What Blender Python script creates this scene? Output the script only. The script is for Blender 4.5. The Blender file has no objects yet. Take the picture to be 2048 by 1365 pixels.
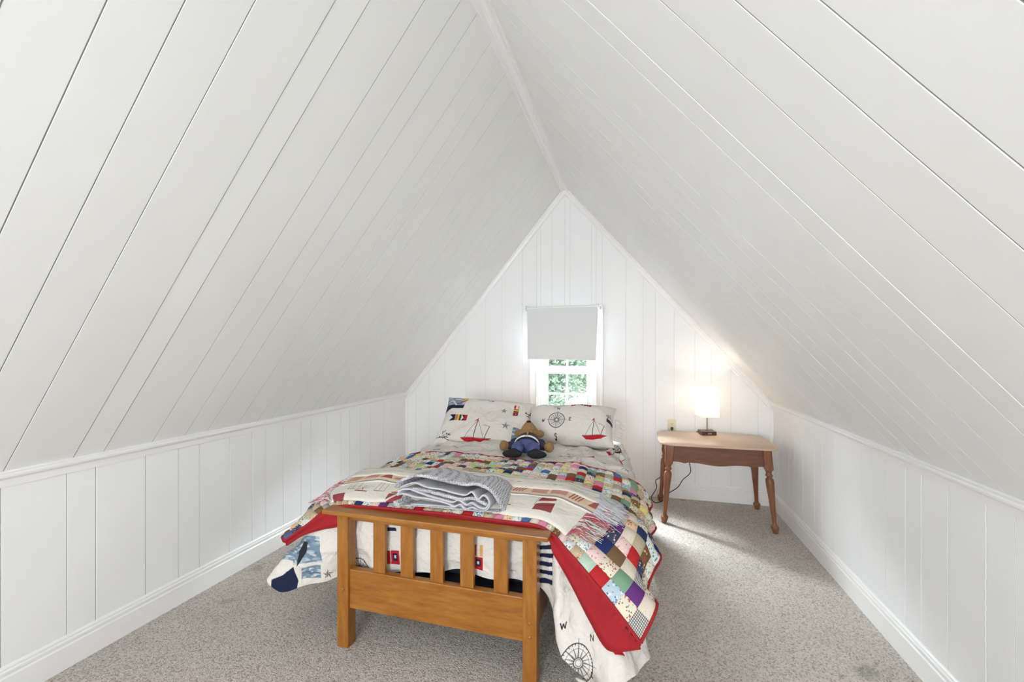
import bpy, bmesh, math, random
import numpy as np
from mathutils import Vector, Matrix, noise

C = bpy.context.scene.collection
SC = bpy.context.scene
PI = math.pi
rnd = random.Random(7)

# ------------------------------------------------------------------ camera
H = 1.35
F_PX, CX, CY = 892.0, 1024.0, 695.0
YAW = math.atan(243 / 892.0)
cd = bpy.data.cameras.new('camera')
cd.sensor_fit = 'HORIZONTAL'; cd.sensor_width = 36.0
cd.lens = F_PX / 2048 * 36.0
cd.shift_y = (CY - 682.5) / 2048.0
cd.clip_start = 0.05; cd.clip_end = 200
cam = bpy.data.objects.new('camera', cd); C.objects.link(cam)
cam.location = (0, 0, H); cam.rotation_euler = (PI / 2, 0, YAW)
SC.camera = cam

# ------------------------------------------------------------------ world
w = bpy.data.worlds.new('sky'); SC.world = w; w.use_nodes = True
bg = w.node_tree.nodes['Background']
bg.inputs[0].default_value = (0.86, 0.93, 1.0, 1); bg.inputs[1].default_value = 5.0

# ------------------------------------------------------------------ big lights
def area(name, loc, rot, sx, sy, power, col=(1, 1, 1)):
    l = bpy.data.lights.new(name, 'AREA'); l.shape = 'RECTANGLE'
    l.size = sx; l.size_y = sy; l.energy = power; l.color = col
    o = bpy.data.objects.new(name, l); C.objects.link(o)
    o.location = loc; o.rotation_euler = rot
    return o
YN = -3.3            # inner face of the gable wall behind the camera
area('assumed_rear_daylight', (-0.45, YN + 0.02, 1.35), (PI / 2, 0, 0), 1.5, 1.3, 40, (0.93, 0.97, 1.0))  # unseen source assumed behind the camera, added to light the room
fl_ = bpy.data.lights.new('added_fill_spot', 'SPOT'); fl_.energy = 138; fl_.color = (0.95, 0.975, 1.0)  # fill spot added out of view to brighten the slopes, no known lamp
fl_.spot_size = math.radians(165); fl_.spot_blend = 1.0; fl_.shadow_soft_size = 0.30
fo_ = bpy.data.objects.new('added_fill_spot', fl_); C.objects.link(fo_)
fo_.location = (-0.5, -1.9, 1.15); fo_.rotation_euler = (PI / 2 + math.radians(30), 0, 0)
area('added_sky_fill', (-0.55, 5.5, 2.5), (math.radians(-58), 0, 0), 3.4, 1.3, 3400, (0.90, 0.95, 1.0))  # area lamp added outside, above the sightline, to strengthen the window daylight

SC.view_settings.view_transform = 'Standard'
SC.view_settings.look = 'None'
SC.view_settings.exposure = 0.40
SC.view_settings.gamma = 1.0
SC.view_settings.use_curve_mapping = False
try:
    SC.cycles.use_denoising = True
    SC.cycles.max_bounces = 14
    SC.cycles.diffuse_bounces = 10
    SC.cycles.transparent_max_bounces = 12
except Exception:
    pass

# ------------------------------------------------------------------ helpers
def mesh_obj(name, verts, faces, mat=None, parent=None, smooth=False, uvs=None, fmats=None):
    me = bpy.data.meshes.new(name)
    me.from_pydata([tuple(map(float, v)) for v in verts], [], [tuple(f) for f in faces])
    if mat is not None:
        for m in (mat if isinstance(mat, (list, tuple)) else [mat]):
            me.materials.append(m)
    if fmats is not None:
        me.polygons.foreach_set('material_index', list(fmats))
    if uvs is not None:
        uvl = me.uv_layers.new(name='uv')
        li = np.empty(len(me.loops), dtype=np.int32); me.loops.foreach_get('vertex_index', li)
        uvl.data.foreach_set('uv', np.asarray(uvs, dtype=np.float32)[li].ravel())
    if smooth:
        me.polygons.foreach_set('use_smooth', [True] * len(me.polygons))
    me.update()
    o = bpy.data.objects.new(name, me); C.objects.link(o)
    if parent is not None: o.parent = parent
    return o

def empty(name, loc, rotz=0.0):
    o = bpy.data.objects.new(name, None); C.objects.link(o)
    o.location = loc; o.rotation_euler = (0, 0, rotz); o.empty_display_size = 0.1
    return o

def tag(o, label=None, cat=None, group=None, kind=None):
    if label: o['label'] = label
    if cat: o['category'] = cat
    if group: o['group'] = group
    if kind: o['kind'] = kind
    return o

def grid_faces(a, b, off=0):
    return [(off + i * b + j, off + (i + 1) * b + j, off + (i + 1) * b + j + 1, off + i * b + j + 1) for i in range(a - 1) for j in range(b - 1)]

class MB:
    """collects geometry for one mesh"""
    def __init__(s): s.v = []; s.f = []
    def add(s, vs, fs):
        b = len(s.v); s.v += [tuple(v) for v in vs]; s.f += [tuple(i + b for i in f) for f in fs]
    def box(s, x0, x1, y0, y1, z0, z1, bev=0.0):
        if bev <= 0:
            vs = [(x, y, z) for z in (z0, z1) for y in (y0, y1) for x in (x0, x1)]
            s.add(vs, [(0, 2, 3, 1), (4, 5, 7, 6), (0, 1, 5, 4), (2, 6, 7, 3), (0, 4, 6, 2), (1, 3, 7, 5)])
        else:
            bm = bmesh.new(); bmesh.ops.create_cube(bm, size=1)
            for v in bm.verts:
                v.co = Vector(((x0 + x1) / 2 + v.co.x * (x1 - x0), (y0 + y1) / 2 + v.co.y * (y1 - y0), (z0 + z1) / 2 + v.co.z * (z1 - z0)))
            bmesh.ops.bevel(bm, geom=bm.edges[:], offset=bev, segments=2, affect='EDGES', profile=0.6)
            bm.verts.index_update()
            s.add([v.co[:] for v in bm.verts], [[v.index for v in f.verts] for f in bm.faces]); bm.free()
    def prism(s, poly, axis, a0, a1):
        """poly of 2D points extruded along axis; 'y': (x,z) 'x': (y,z) 'z': (x,y)"""
        def P(p, a):
            return {'y': (p[0], a, p[1]), 'x': (a, p[0], p[1]), 'z': (p[0], p[1], a)}[axis]
        n = len(poly)
        s.add([P(p, a0) for p in poly] + [P(p, a1) for p in poly],
              [tuple(range(n))[::-1], tuple(range(n, 2 * n))] + [(i, (i + 1) % n, n + (i + 1) % n, n + i) for i in range(n)])
    def tube(s, pts, r, n=8, cap=True):
        pts = [Vector(p) for p in pts]; rings = []
        up = Vector((0.03, 0.02, 1)).normalized(); b = len(s.v)
        for i, p in enumerate(pts):
            t = (pts[min(i + 1, len(pts) - 1)] - pts[max(i - 1, 0)]).normalized()
            a = t.cross(up)
            if a.length < 1e-3: a = t.cross(Vector((1, 0, 0)))
            a.normalize(); bb = t.cross(a)
            rr = r[i] if isinstance(r, (list, tuple)) else r
            for k in range(n):
                an = 2 * PI * k / n
                s.v.append(tuple(p + a * rr * math.cos(an) + bb * rr * math.sin(an)))
        for i in range(len(pts) - 1):
            for k in range(n):
                s.f.append((b + i * n + k, b + i * n + (k + 1) % n, b + (i + 1) * n + (k + 1) % n, b + (i + 1) * n + k))
        if cap:
            s.f.append(tuple(b + k for k in range(n))[::-1]); s.f.append(tuple(b + (len(pts) - 1) * n + k for k in range(n)))
    def lathe(s, prof, n=20, origin=(0, 0, 0), top=None):
        """prof: (r,z) list from bottom to top; origin at z=0, shifted linearly to `top` at the end (for splay)"""
        b = len(s.v); z0, z1 = prof[0][1], prof[-1][1]
        for r, z in prof:
            f = (z - z0) / (z1 - z0) if z1 != z0 else 0
            ox = origin[0] + ((top[0] - origin[0]) * f if top else 0); oy = origin[1] + ((top[1] - origin[1]) * f if top else 0)
            for k in range(n):
                a = 2 * PI * k / n
                s.v.append((ox + r * math.cos(a), oy + r * math.sin(a), origin[2] + z))
        for i in range(len(prof) - 1):
            for k in range(n):
                s.f.append((b + i * n + k, b + i * n + (k + 1) % n, b + (i + 1) * n + (k + 1) % n, b + (i + 1) * n + k))
        s.f.append(tuple(b + k for k in range(n))[::-1]); s.f.append(tuple(b + (len(prof) - 1) * n + k for k in range(n)))
    def ball(s, c, r, M=None, n=16, m=10):
        b = len(s.v)
        for i in range(m + 1):
            t = PI * i / m
            for k in range(n):
                a = 2 * PI * k / n
                p = Vector((r[0] * math.sin(t) * math.cos(a), r[1] * math.sin(t) * math.sin(a), r[2] * math.cos(t)))
                if M: p = M @ p
                s.v.append(tuple(Vector(c) + p))
        for i in range(m):
            for k in range(n):
                s.f.append((b + i * n + k, b + (i + 1) * n + k, b + (i + 1) * n + (k + 1) % n, b + i * n + (k + 1) % n))
    def build(s, name, mat, parent=None, smooth=False, merge=False):
        o = mesh_obj(name, s.v, s.f, mat, parent, smooth)
        bm = bmesh.new(); bm.from_mesh(o.data)
        if merge: bmesh.ops.remove_doubles(bm, verts=bm.verts[:], dist=1e-5)
        bmesh.ops.recalc_face_normals(bm, faces=bm.faces[:])
        bm.to_mesh(o.data); bm.free()
        return o

def shade_auto(o, ang=35):
    me = o.data
    me.polygons.foreach_set('use_smooth', [True] * len(me.polygons))
    bm = bmesh.new(); bm.from_mesh(me)
    for e in bm.edges:
        if len(e.link_faces) == 2 and e.calc_face_angle(0) > math.radians(ang): e.smooth = False
    bm.to_mesh(me); bm.free()
    return o

# ------------------------------------------------------------------ materials
def new_mat(name):
    m = bpy.data.materials.new(name); m.use_nodes = True
    nt = m.node_tree; b = nt.nodes['Principled BSDF']
    return m, nt, b
def N(nt, t, **k):
    n = nt.nodes.new(t)
    for a, b in k.items(): setattr(n, a, b)
    return n
def coords(nt, kind='Object', scale=(1, 1, 1), loc=(0, 0, 0)):
    tc = N(nt, 'ShaderNodeTexCoord'); mp = N(nt, 'ShaderNodeMapping')
    nt.links.new(tc.outputs[kind], mp.inputs[0]); mp.inputs['Scale'].default_value = scale; mp.inputs['Location'].default_value = loc
    return mp.outputs[0]
def noise_tex(nt, vec, scale, detail=4, rough=0.55):
    n = N(nt, 'ShaderNodeTexNoise'); n.inputs['Scale'].default_value = scale
    n.inputs['Detail'].default_value = detail; n.inputs['Roughness'].default_value = rough
    nt.links.new(vec, n.inputs['Vector']); return n
def ramp(nt, fac, stops):
    r = N(nt, 'ShaderNodeValToRGB'); e = r.color_ramp.elements
    while len(e) < len(stops): e.new(0.5)
    for i, (p, c) in enumerate(stops):
        e[i].position = p; e[i].color = (*c, 1) if len(c) == 3 else c
    nt.links.new(fac, r.inputs[0]); return r.outputs[0]
def bump(nt, b, h, strength, dist=0.002):
    n = N(nt, 'ShaderNodeBump'); n.inputs['Strength'].default_value = strength; n.inputs['Distance'].default_value = dist
    nt.links.new(h, n.inputs['Height']); nt.links.new(n.outputs[0], b.inputs['Normal']); return n
def simple(name, col, rough=0.6, metal=0.0, var=0.0, vscale=20, bmp=0.0, bscale=200, bdist=0.001, spec=None):
    m, nt, b = new_mat(name)
    b.inputs['Base Color'].default_value = (*col, 1); b.inputs['Roughness'].default_value = rough; b.inputs['Metallic'].default_value = metal
    if spec is not None: b.inputs['Specular IOR Level'].default_value = spec
    v = coords(nt)
    if var:
        n = noise_tex(nt, v, vscale)
        c = ramp(nt, n.outputs[0], [(0.25, tuple(x * (1 - var) for x in col)), (0.75, tuple(min(1, x * (1 + var)) for x in col))])
        nt.links.new(c, b.inputs['Base Color'])
    if bmp:
        n = noise_tex(nt, v, bscale, 3); bump(nt, b, n.outputs[0], bmp, bdist)
    return m

M = {}
M['plank'] = simple('painted_wood', (0.83, 0.835, 0.84), 0.5, var=0.015, vscale=3, bmp=0.15, bscale=60, bdist=0.0008)
M['plank_slope'] = simple('painted_ceiling_wood', (0.80, 0.805, 0.795), 0.5, var=0.02, vscale=2.2, bmp=0.2, bscale=50, bdist=0.0008)
M['trim'] = simple('gloss_trim_paint', (0.83, 0.83, 0.825), 0.32, var=0.01, vscale=4)
M['joint'] = simple('joint_shadow_board', (0.30, 0.295, 0.28), 0.9)
M['joint_light'] = simple('painted_joint_board', (0.52, 0.51, 0.49), 0.9)
M['vinyl'] = simple('white_window_vinyl', (0.85, 0.86, 0.87), 0.3)
M['ivory'] = simple('ivory_plastic', (0.72, 0.66, 0.47), 0.35)
M['ivory_dark'] = simple('dark_slot', (0.03, 0.025, 0.02), 0.5)
M['black_cord'] = simple('black_rubber', (0.012, 0.012, 0.013), 0.45)
M['beige_cord'] = simple('beige_rubber', (0.62, 0.52, 0.36), 0.5)
M['steel'] = simple('brushed_dark_steel', (0.12, 0.105, 0.095), 0.35, metal=0.8)
M['bright_steel'] = simple('bright_steel', (0.6, 0.6, 0.62), 0.3, metal=1.0)
M['navy'] = simple('navy_fabric', (0.008, 0.011, 0.026), 0.85, var=0.2, vscale=60)

def wood(name, c0, c1, c2, rough, axis_scale, stretch=1.0, bmp=0.1):
    m, nt, b = new_mat(name)
    v = coords(nt, 'Object', axis_scale)
    n1 = noise_tex(nt, v, 6 * stretch, 6, 0.6)
    wv = N(nt, 'ShaderNodeTexNoise'); wv.inputs['Scale'].default_value = 38 * stretch; wv.inputs['Detail'].default_value = 3
    wv.inputs['Distortion'].default_value = 0.6; nt.links.new(v, wv.inputs['Vector'])
    mx = N(nt, 'ShaderNodeMath', operation='MULTIPLY_ADD'); mx.inputs[1].default_value = 0.35
    nt.links.new(wv.outputs[0], mx.inputs[0]); nt.links.new(n1.outputs[0], mx.inputs[2])
    c = ramp(nt, mx.outputs[0], [(0.42, c0), (0.66, c1), (0.88, c2)])
    nt.links.new(c, b.inputs['Base Color']); b.inputs['Roughness'].default_value = rough
    bump(nt, b, wv.outputs[0], bmp, 0.0006)
    return m
M['pine_h'] = wood('honey_pine_horizontal', (0.20, 0.068, 0.009), (0.285, 0.108, 0.015), (0.35, 0.148, 0.026), 0.28, (1.2, 8, 8))
M['pine_v'] = wood('honey_pine_vertical', (0.20, 0.068, 0.009), (0.285, 0.108, 0.015), (0.35, 0.148, 0.026), 0.28, (8, 8, 1.2))
M['maple_h'] = wood('brown_maple_horizontal', (0.105, 0.036, 0.018), (0.145, 0.052, 0.026), (0.185, 0.072, 0.038), 0.33, (1.2, 8, 8))
M['maple_top_lit'] = wood('brown_maple_top_lit', (0.46, 0.31, 0.215), (0.54, 0.385, 0.28), (0.59, 0.43, 0.33), 0.3, (1.2, 8, 8))  # light reflected off the tabletop is mixed into this paler wood colour
M['maple_v'] = wood('brown_maple_turned', (0.13, 0.042, 0.018), (0.19, 0.068, 0.030), (0.24, 0.092, 0.045), 0.3, (8, 8, 1.2))
M['walnut'] = wood('dark_walnut', (0.035, 0.014, 0.010), (0.055, 0.022, 0.015), (0.08, 0.035, 0.022), 0.35, (2, 8, 8))

# carpet
def carpet_mat():
    m, nt, b = new_mat('cut_pile_carpet')
    v = coords(nt)
    fine = noise_tex(nt, v, 210, 3, 0.7); mid = noise_tex(nt, v, 80, 3, 0.6); big = noise_tex(nt, v, 1.6, 4, 0.6)
    vor = N(nt, 'ShaderNodeTexVoronoi'); vor.inputs['Scale'].default_value = 170; nt.links.new(v, vor.inputs['Vector'])
    c = ramp(nt, vor.outputs['Color'], [(0.1, (0.43, 0.375, 0.325)), (0.4, (0.70, 0.645, 0.585)), (0.8, (0.82, 0.77, 0.715)), (1.0, (0.90, 0.86, 0.81))])
    c2 = ramp(nt, big.outputs[0], [(0.3, (0.86, 0.86, 0.86)), (0.7, (1.04, 1.02, 1.0))])
    mul = N(nt, 'ShaderNodeMix', data_type='RGBA', blend_type='MULTIPLY'); mul.inputs[0].default_value = 1
    nt.links.new(c, mul.inputs[6]); nt.links.new(c2, mul.inputs[7])
    out = mul.outputs[2]
    # worn stains
    tc = N(nt, 'ShaderNodeTexCoord')
    wob = noise_tex(nt, v, 14, 4, 0.7)
    for (sx, sy, r, col) in ((0.945, 2.17, 0.075, (0.16, 0.19, 0.15)), (-2.22, 2.22, 0.05, (0.22, 0.21, 0.17)), (-2.08, 1.89, 0.04, (0.36, 0.31, 0.2)), (0.42, 4.2, 0.03, (0.12, 0.1, 0.08))):
        d = N(nt, 'ShaderNodeVectorMath', operation='DISTANCE'); d.inputs[1].default_value = (sx, sy, 0)
        nt.links.new(tc.outputs['Object'], d.inputs[0])
        a = N(nt, 'ShaderNodeMath', operation='MULTIPLY_ADD'); a.inputs[1].default_value = r * 2.4; a.inputs[2].default_value = -r * 1.2
        nt.links.new(wob.outputs[0], a.inputs[0])
        s = N(nt, 'ShaderNodeMath', operation='ADD'); nt.links.new(d.outputs['Value'], s.inputs[0]); nt.links.new(a.outputs[0], s.inputs[1])
        k = N(nt, 'ShaderNodeMapRange'); k.inputs[1].default_value = r * 0.35; k.inputs[2].default_value = r; k.inputs[3].default_value = 0.75; k.inputs[4].default_value = 0
        nt.links.new(s.outputs[0], k.inputs[0])
        k2 = N(nt, 'ShaderNodeMath', operation='MULTIPLY'); nt.links.new(k.outputs[0], k2.inputs[0]); nt.links.new(mid.outputs[0], k2.inputs[1])
        x = N(nt, 'ShaderNodeMix', data_type='RGBA'); nt.links.new(k2.outputs[0], x.inputs[0]); nt.links.new(out, x.inputs[6]); x.inputs[7].default_value = (*col, 1)
        out = x.outputs[2]
    nt.links.new(out, b.inputs['Base Color']); b.inputs['Roughness'].default_value = 1.0
    b.inputs['Specular IOR Level'].default_value = 0.05
    ad = N(nt, 'ShaderNodeMath', operation='MULTIPLY_ADD'); ad.inputs[1].default_value = -0.7
    nt.links.new(vor.outputs['Distance'], ad.inputs[0]); nt.links.new(fine.outputs[0], ad.inputs[2])
    ad2 = N(nt, 'ShaderNodeMath', operation='ADD'); nt.links.new(ad.outputs[0], ad2.inputs[0]); nt.links.new(mid.outputs[0], ad2.inputs[1])
    bump(nt, b, ad2.outputs[0], 1.0, 0.008)
    return m
M['carpet'] = carpet_mat()

def glass_mat():
    m = bpy.data.materials.new('window_glass'); m.use_nodes = True; nt = m.node_tree; nt.nodes.clear()
    o = N(nt, 'ShaderNodeOutputMaterial'); t = N(nt, 'ShaderNodeBsdfTransparent'); g = N(nt, 'ShaderNodeBsdfGlossy'); g.inputs['Roughness'].default_value = 0.02
    t.inputs[0].default_value = (0.95, 0.97, 0.97, 1)
    x = N(nt, 'ShaderNodeMixShader'); x.inputs[0].default_value = 0.06
    nt.links.new(t.outputs[0], x.inputs[1]); nt.links.new(g.outputs[0], x.inputs[2]); nt.links.new(x.outputs[0], o.inputs[0])
    return m
M['glass'] = glass_mat()

def thin_fabric(name, col, trans, rough=0.8, emit=0.0, ecol=(1, 0.93, 0.82)):
    m, nt, b = new_mat(name)
    o = nt.nodes['Material Output']
    b.inputs['Base Color'].default_value = (*col, 1); b.inputs['Roughness'].default_value = rough
    v = coords(nt); n = noise_tex(nt, v, 420, 2); bump(nt, b, n.outputs[0], 0.15, 0.0005)
    tr = N(nt, 'ShaderNodeBsdfTranslucent'); tr.inputs[0].default_value = (*col, 1)
    x = N(nt, 'ShaderNodeMixShader'); x.inputs[0].default_value = trans
    nt.links.new(b.outputs[0], x.inputs[1]); nt.links.new(tr.outputs[0], x.inputs[2]); nt.links.new(x.outputs[0], o.inputs[0])
    if emit:
        b.inputs['Emission Color'].default_value = (*ecol, 1); b.inputs['Emission Strength'].default_value = emit
    return m
M['blind'] = thin_fabric('roller_blind_cloth', (0.72, 0.725, 0.735), 0.015)
M['shade'] = thin_fabric('lamp_shade_cloth', (0.95, 0.93, 0.89), 0.75)

# ------------------------------------------------------------------ room shell
XL, XR, XM = -2.31, 1.142, -0.632
ZL, ZR_, ZM = 0.868, 0.876, 2.885
YB = 4.243
TH = 0.018

def slope_frame(side):
    if side == 'L': a = Vector((XL, 0, ZL)); e = Vector((XM, 0, ZM))
    else: a = Vector((XR, 0, ZR_)); e = Vector((XM, 0, ZM))
    d = (e - a); L = d.length; d.normalize()
    n = Vector((d.z, 0, -d.x)) if side == 'L' else Vector((-d.z, 0, d.x))   # pointing into the room
    if side == 'L' and n.x < 0: n = -n
    if side == 'R' and n.x > 0: n = -n
    return a, d, L, n

def plank_mesh(P, y0b, y1b, y0t, y1t, L, g=0.0013, ch=0.0006, th=TH, tilt=0.0, off=0.0):
    """P(t, y, n) -> world; plank between groove lines (bottom, top); chamfered long edges"""
    vs = []
    for (t, a, b) in ((0, y0b, y1b), (L, y0t, y1t)):
        for (yy, nn) in ((a + g, -th), (a + g, -ch), (a + g + ch, off - tilt), (b - g - ch, off + tilt), (b - g, -ch), (b - g, -th)):
            vs.append(P(t, yy, nn))
    fs = [(0, 1, 2, 3, 4, 5), (6, 7, 8, 9, 10, 11)] + [(i, (i + 1) % 6, 6 + (i + 1) % 6, 6 + i) for i in range(6)]
    return vs, fs

def add_plank(parent, mat, vs, fs):
    mb = MB(); mb.add(vs, fs); return mb.build('plank', mat, parent)

floor = MB(); floor.box(XL - 0.05, XR + 0.05, YN - 0.05, YB + 0.05, -0.06, 0.0)
floor = floor.build('floor', M['carpet']); tag(floor, 'beige cut pile carpet with a few dark stains', kind='structure')

# ceiling: two slopes of painted boards
sh = math.radians(0)
Lg = [YN, -3.14, -3.03, -2.84, -2.7, -2.51, -2.38, -2.2, -2.09, -1.9, -1.70, -1.52, -1.36, -1.17, -1.06, -0.85, -0.68, -0.55, -0.36, -0.2, -0.09, 0.07, 0.28, 0.40, 0.53, 0.68, 0.83, 0.97, 1.123, 1.341, 1.452, 1.664, 1.83, 1.96, 2.153, 2.304, 2.414, 2.573, 2.795, 2.90, 3.03, 3.19, 3.34, 3.47, 3.66, 3.81, 3.92, 4.08, YB + .08]
Rg = [YN, -3.1, -2.97, -2.8, -2.62, -2.5, -2.33, -2.2, -2.01, -1.88, -1.70, -1.5, -1.33, -1.2, -1.0, -0.86, -0.75, -0.56, -0.37, -0.24, -0.06, 0.1, 0.2, 0.36, 0.6, 0.765, 0.885, 1.04, 1.265, 1.37, 1.575, 1.76, 1.873, 2.066, 2.23, 2.36, 2.53, 2.70, 2.85, 3.02, 3.17, 3.28, 3.45, 3.60, 3.75, 3.90, 4.10, YB + .05]
for side, G, skew in (('L', Lg, -0.085), ('R', Rg, -0.035)):
    a, d, L, n = slope_frame(side)
    P = lambda t, y, nn: tuple(a + d * t + n * nn + Vector((0, min(y, YB), 0)))
    mb = MB()
    BK = 0.0024 if side == 'L' else 0.0014; NY, NT = 60, 12
    def bwf(y, fy): return (0.011 * math.sin(PI * fy) ** 2 * (1 + math.sin(y * 2.1 + 1.0 + 1.5 * fy)) if side == 'R' else 0.004 * (1 + math.sin(y * 1.7 + 3 * fy)) * math.sin(PI * fy))
    vs = []
    for lay in (0, 1):
        for iy in range(NY + 1):
            yy = YN - .03 + (YB - YN + .03) * iy / NY
            for it in range(NT + 1):
                fy = it / NT; vs.append(P(-0.02 + (L + .04) * fy, yy, (-BK + bwf(yy, fy)) if lay == 0 else -TH - .05))
    fs = grid_faces(NY + 1, NT + 1) + [f[::-1] for f in grid_faces(NY + 1, NT + 1, (NY + 1) * (NT + 1))]
    n0_ = (NY + 1) * (NT + 1)
    rim = [it for it in range(NT + 1)] + [iy * (NT + 1) + NT for iy in range(1, NY + 1)] + [NY * (NT + 1) + it for it in range(NT - 1, -1, -1)] + [iy * (NT + 1) for iy in range(NY - 1, 0, -1)]
    fs += [(rim[q], rim[(q + 1) % len(rim)], rim[(q + 1) % len(rim)] + n0_, rim[q] + n0_) for q in range(len(rim))]
    mb.add(vs, fs)
    c = mb.build('ceiling', M['joint'])
    tag(c, ('white board sloping ceiling rising from the left knee wall' if side == 'L' else 'white board sloping ceiling rising from the right knee wall'), kind='structure')
    for i in range(len(G) - 1):
        y0b, y1b = G[i], G[i + 1]
        if y0b >= YB - .02: continue
        s0 = 0 if i == 0 else skew
        t = rnd.uniform(-0.0004, 0.0004); o_ = rnd.uniform(-0.0003, 0.0003)
        if side == 'R': t *= .4; o_ *= .2
        if side == 'L' and abs(y0b - 1.341) < .01: t = 0.0016
        if side == 'R' and abs(y0b - 1.265) < .01: t = -0.0004
        if side == 'R' and abs(y0b - 1.575) < .01: t = 0.0003
        NS = 12; vs = []; fs = []
        for kk in range(NS + 1):
            tt = L * kk / NS; fy = kk / NS
            bw = lambda y: (0.011 * math.sin(PI * fy) ** 2 * (1 + math.sin(y * 2.1 + 1.0 + 1.5 * fy)) if side == 'R' else 0.004 * (1 + math.sin(y * 1.7 + 3 * fy)) * math.sin(PI * fy))
            A = y0b + s0 * fy; B = y1b + skew * fy
            g = 0.0020; ch = 0.0004
            a_, b_ = bw(A), bw(B)
            for (yy, nn) in ((A + g, -TH), (A + g, -ch + a_), (A + g + ch, o_ - t + a_), (B - g - ch, o_ + t + b_), (B - g, -ch + b_), (B - g, -TH)):
                vs.append(P(tt, yy, nn))
        fs = [(0, 1, 2, 3, 4, 5), tuple(NS * 6 + q for q in range(6))]
        for kk in range(NS):
            for q in range(6): fs.append((kk * 6 + q, kk * 6 + (q + 1) % 6, (kk + 1) * 6 + (q + 1) % 6, (kk + 1) * 6 + q))
        add_plank(c, M['plank_slope'], vs, fs)

# knee walls
LKg = [YN, -3.14, -3.03, -2.84, -2.7, -2.51, -2.38, -2.2, -2.09, -1.9, -1.70, -1.53, -1.38, -1.2, -1.05, -0.9, -0.68, -0.5, -0.34, -0.16, 0.02, 0.13, 0.34, 0.48, 0.62, 0.80, 0.95, 1.12, 1.323, 1.429, 1.638, 1.803, 1.921, 2.111, 2.273, 2.38, 2.531, 2.70, 2.80, 2.98, 3.15, 3.27, 3.42, 3.58, 3.80, 3.95, 4.10, YB]
RKg = [YN, -3.1, -2.97, -2.8, -2.62, -2.5, -2.33, -2.2, -2.01, -1.88, -1.70, -1.55, -1.4, -1.2, -1.02, -0.9, -0.7, -0.52, -0.36, -0.2, -0.02, 0.12, 0.3, 0.48, 0.6, 0.78, 0.95, 1.08, 1.25, 1.42, 1.55, 1.744, 1.862, 2.051, 2.211, 2.323, 2.482, 2.716, 2.833, 3.047, 3.217, 3.338, 3.539, 3.72, 3.841, 3.983, 4.12, YB]
for side, X_, sg, G, ZK in (('left', XL, 1, LKg, ZL), ('right', XR, -1, RKg, ZR_)):
    mb = MB(); xa, xb = sorted((X_ - sg * 0.0016, X_ - sg * (TH + 0.05)))
    mb.box(xa, xb, YN - .03, YB + .03, 0, ZK + .02)
    wl = mb.build('wall_' + side, M['joint']); tag(wl, 'low white panelled knee wall on the ' + side, kind='structure')
    for i in range(len(G) - 1):
        P = lambda t, y, nn: (X_ + sg * nn, y, t)
        vs, fs = plank_mesh(P, G[i], G[i + 1], G[i], G[i + 1], ZK + .005, tilt=rnd.uniform(-.0005, .0005), off=rnd.uniform(-.0004, .0004))
        add_plank(wl, M['plank'], vs, fs)

# far gable wall with the window opening
WX0, WX1, WZ0, WZ1 = -0.905, -0.338, 0.64, 1.66      # rough opening
def gable_z(x):
    return ZL + (x - XL) * (ZM - ZL) / (XM - XL) if x < XM else ZR_ + (XR - x) * (ZM - ZR_) / (XR - XM)
wf = MB()
yb0, yb1 = YB + 0.0016, YB + 0.12
def gpoly(x0, x1, zb=None, zt=None):
    xs = [x0] + ([XM] if x0 < XM < x1 else []) + [x1]
    top = [(x, (zt if zt is not None else gable_z(min(max(x, XL), XR)) + 0.02)) for x in xs]
    return [(x0, zb if zb is not None else 0), (x1, zb if zb is not None else 0)] + top[::-1]
wf.prism(gpoly(XL - .04, WX0), 'y', yb0, yb1); wf.prism(gpoly(WX1, XR + .04), 'y', yb0, yb1)
wf.prism(gpoly(WX0, WX1, WZ1), 'y', yb0, yb1); wf.prism(gpoly(WX0, WX1, 0, WZ0), 'y', yb0, yb1)
wall_back = wf.build('wall_back', M['joint_light']); tag(wall_back, 'white vertical board gable wall with small window', kind='structure')
BG = [XL, -2.20, -2.05, -1.87, -1.64, -1.431, -1.26, -1.049, -0.865, -0.757, -0.583, -0.381, -0.284, -0.067, 0.084, 0.192, 0.351, 0.526, 0.66, 0.818, 1.03, XR]
def back_plank(x0, x1, z0, z1=None):
    g, ch = 0.0006, 0.0016; o_ = rnd.uniform(-.0002, .0002); t = rnd.uniform(-.0003, .0003)
    sec = [(x0 + g, TH), (x0 + g, ch), (x0 + g + ch, -o_ + t), (x1 - g - ch, -o_ - t), (x1 - g, ch), (x1 - g, TH)]
    vs = [(x, YB + n, z0) for x, n in sec]
    if z1 is None and x0 + .004 < XM < x1 - .004:
        # plank under the ridge: pointed top
        pass
    vs += [(x, YB + n, z1 if z1 is not None else min(gable_z(x), ZM) - 0.002) for x, n in sec]
    fs = [(0, 1, 2, 3, 4, 5), (6, 7, 8, 9, 10, 11)] + [(i, (i + 1) % 6, 6 + (i + 1) % 6, 6 + i) for i in range(6)]
    add_plank(wall_back, M['plank'], vs, fs)
for i in range(len(BG) - 1):
    x0, x1 = BG[i], BG[i + 1]
    if x1 <= WX0 or x0 >= WX1: back_plank(x0, x1, 0)
    else:
        if x0 < WX0: back_plank(x0, WX0, 0)
        if x1 > WX1: back_plank(WX1, x1, 0)
        a_, b_ = max(x0, WX0), min(x1, WX1)
        if b_ - a_ > .02:
            if a_ < XM < b_: back_plank(a_, XM, WZ1); back_plank(XM, b_, WZ1)
            else: back_plank(a_, b_, WZ1)
            back_plank(a_, b_, 0, WZ0)

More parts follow.
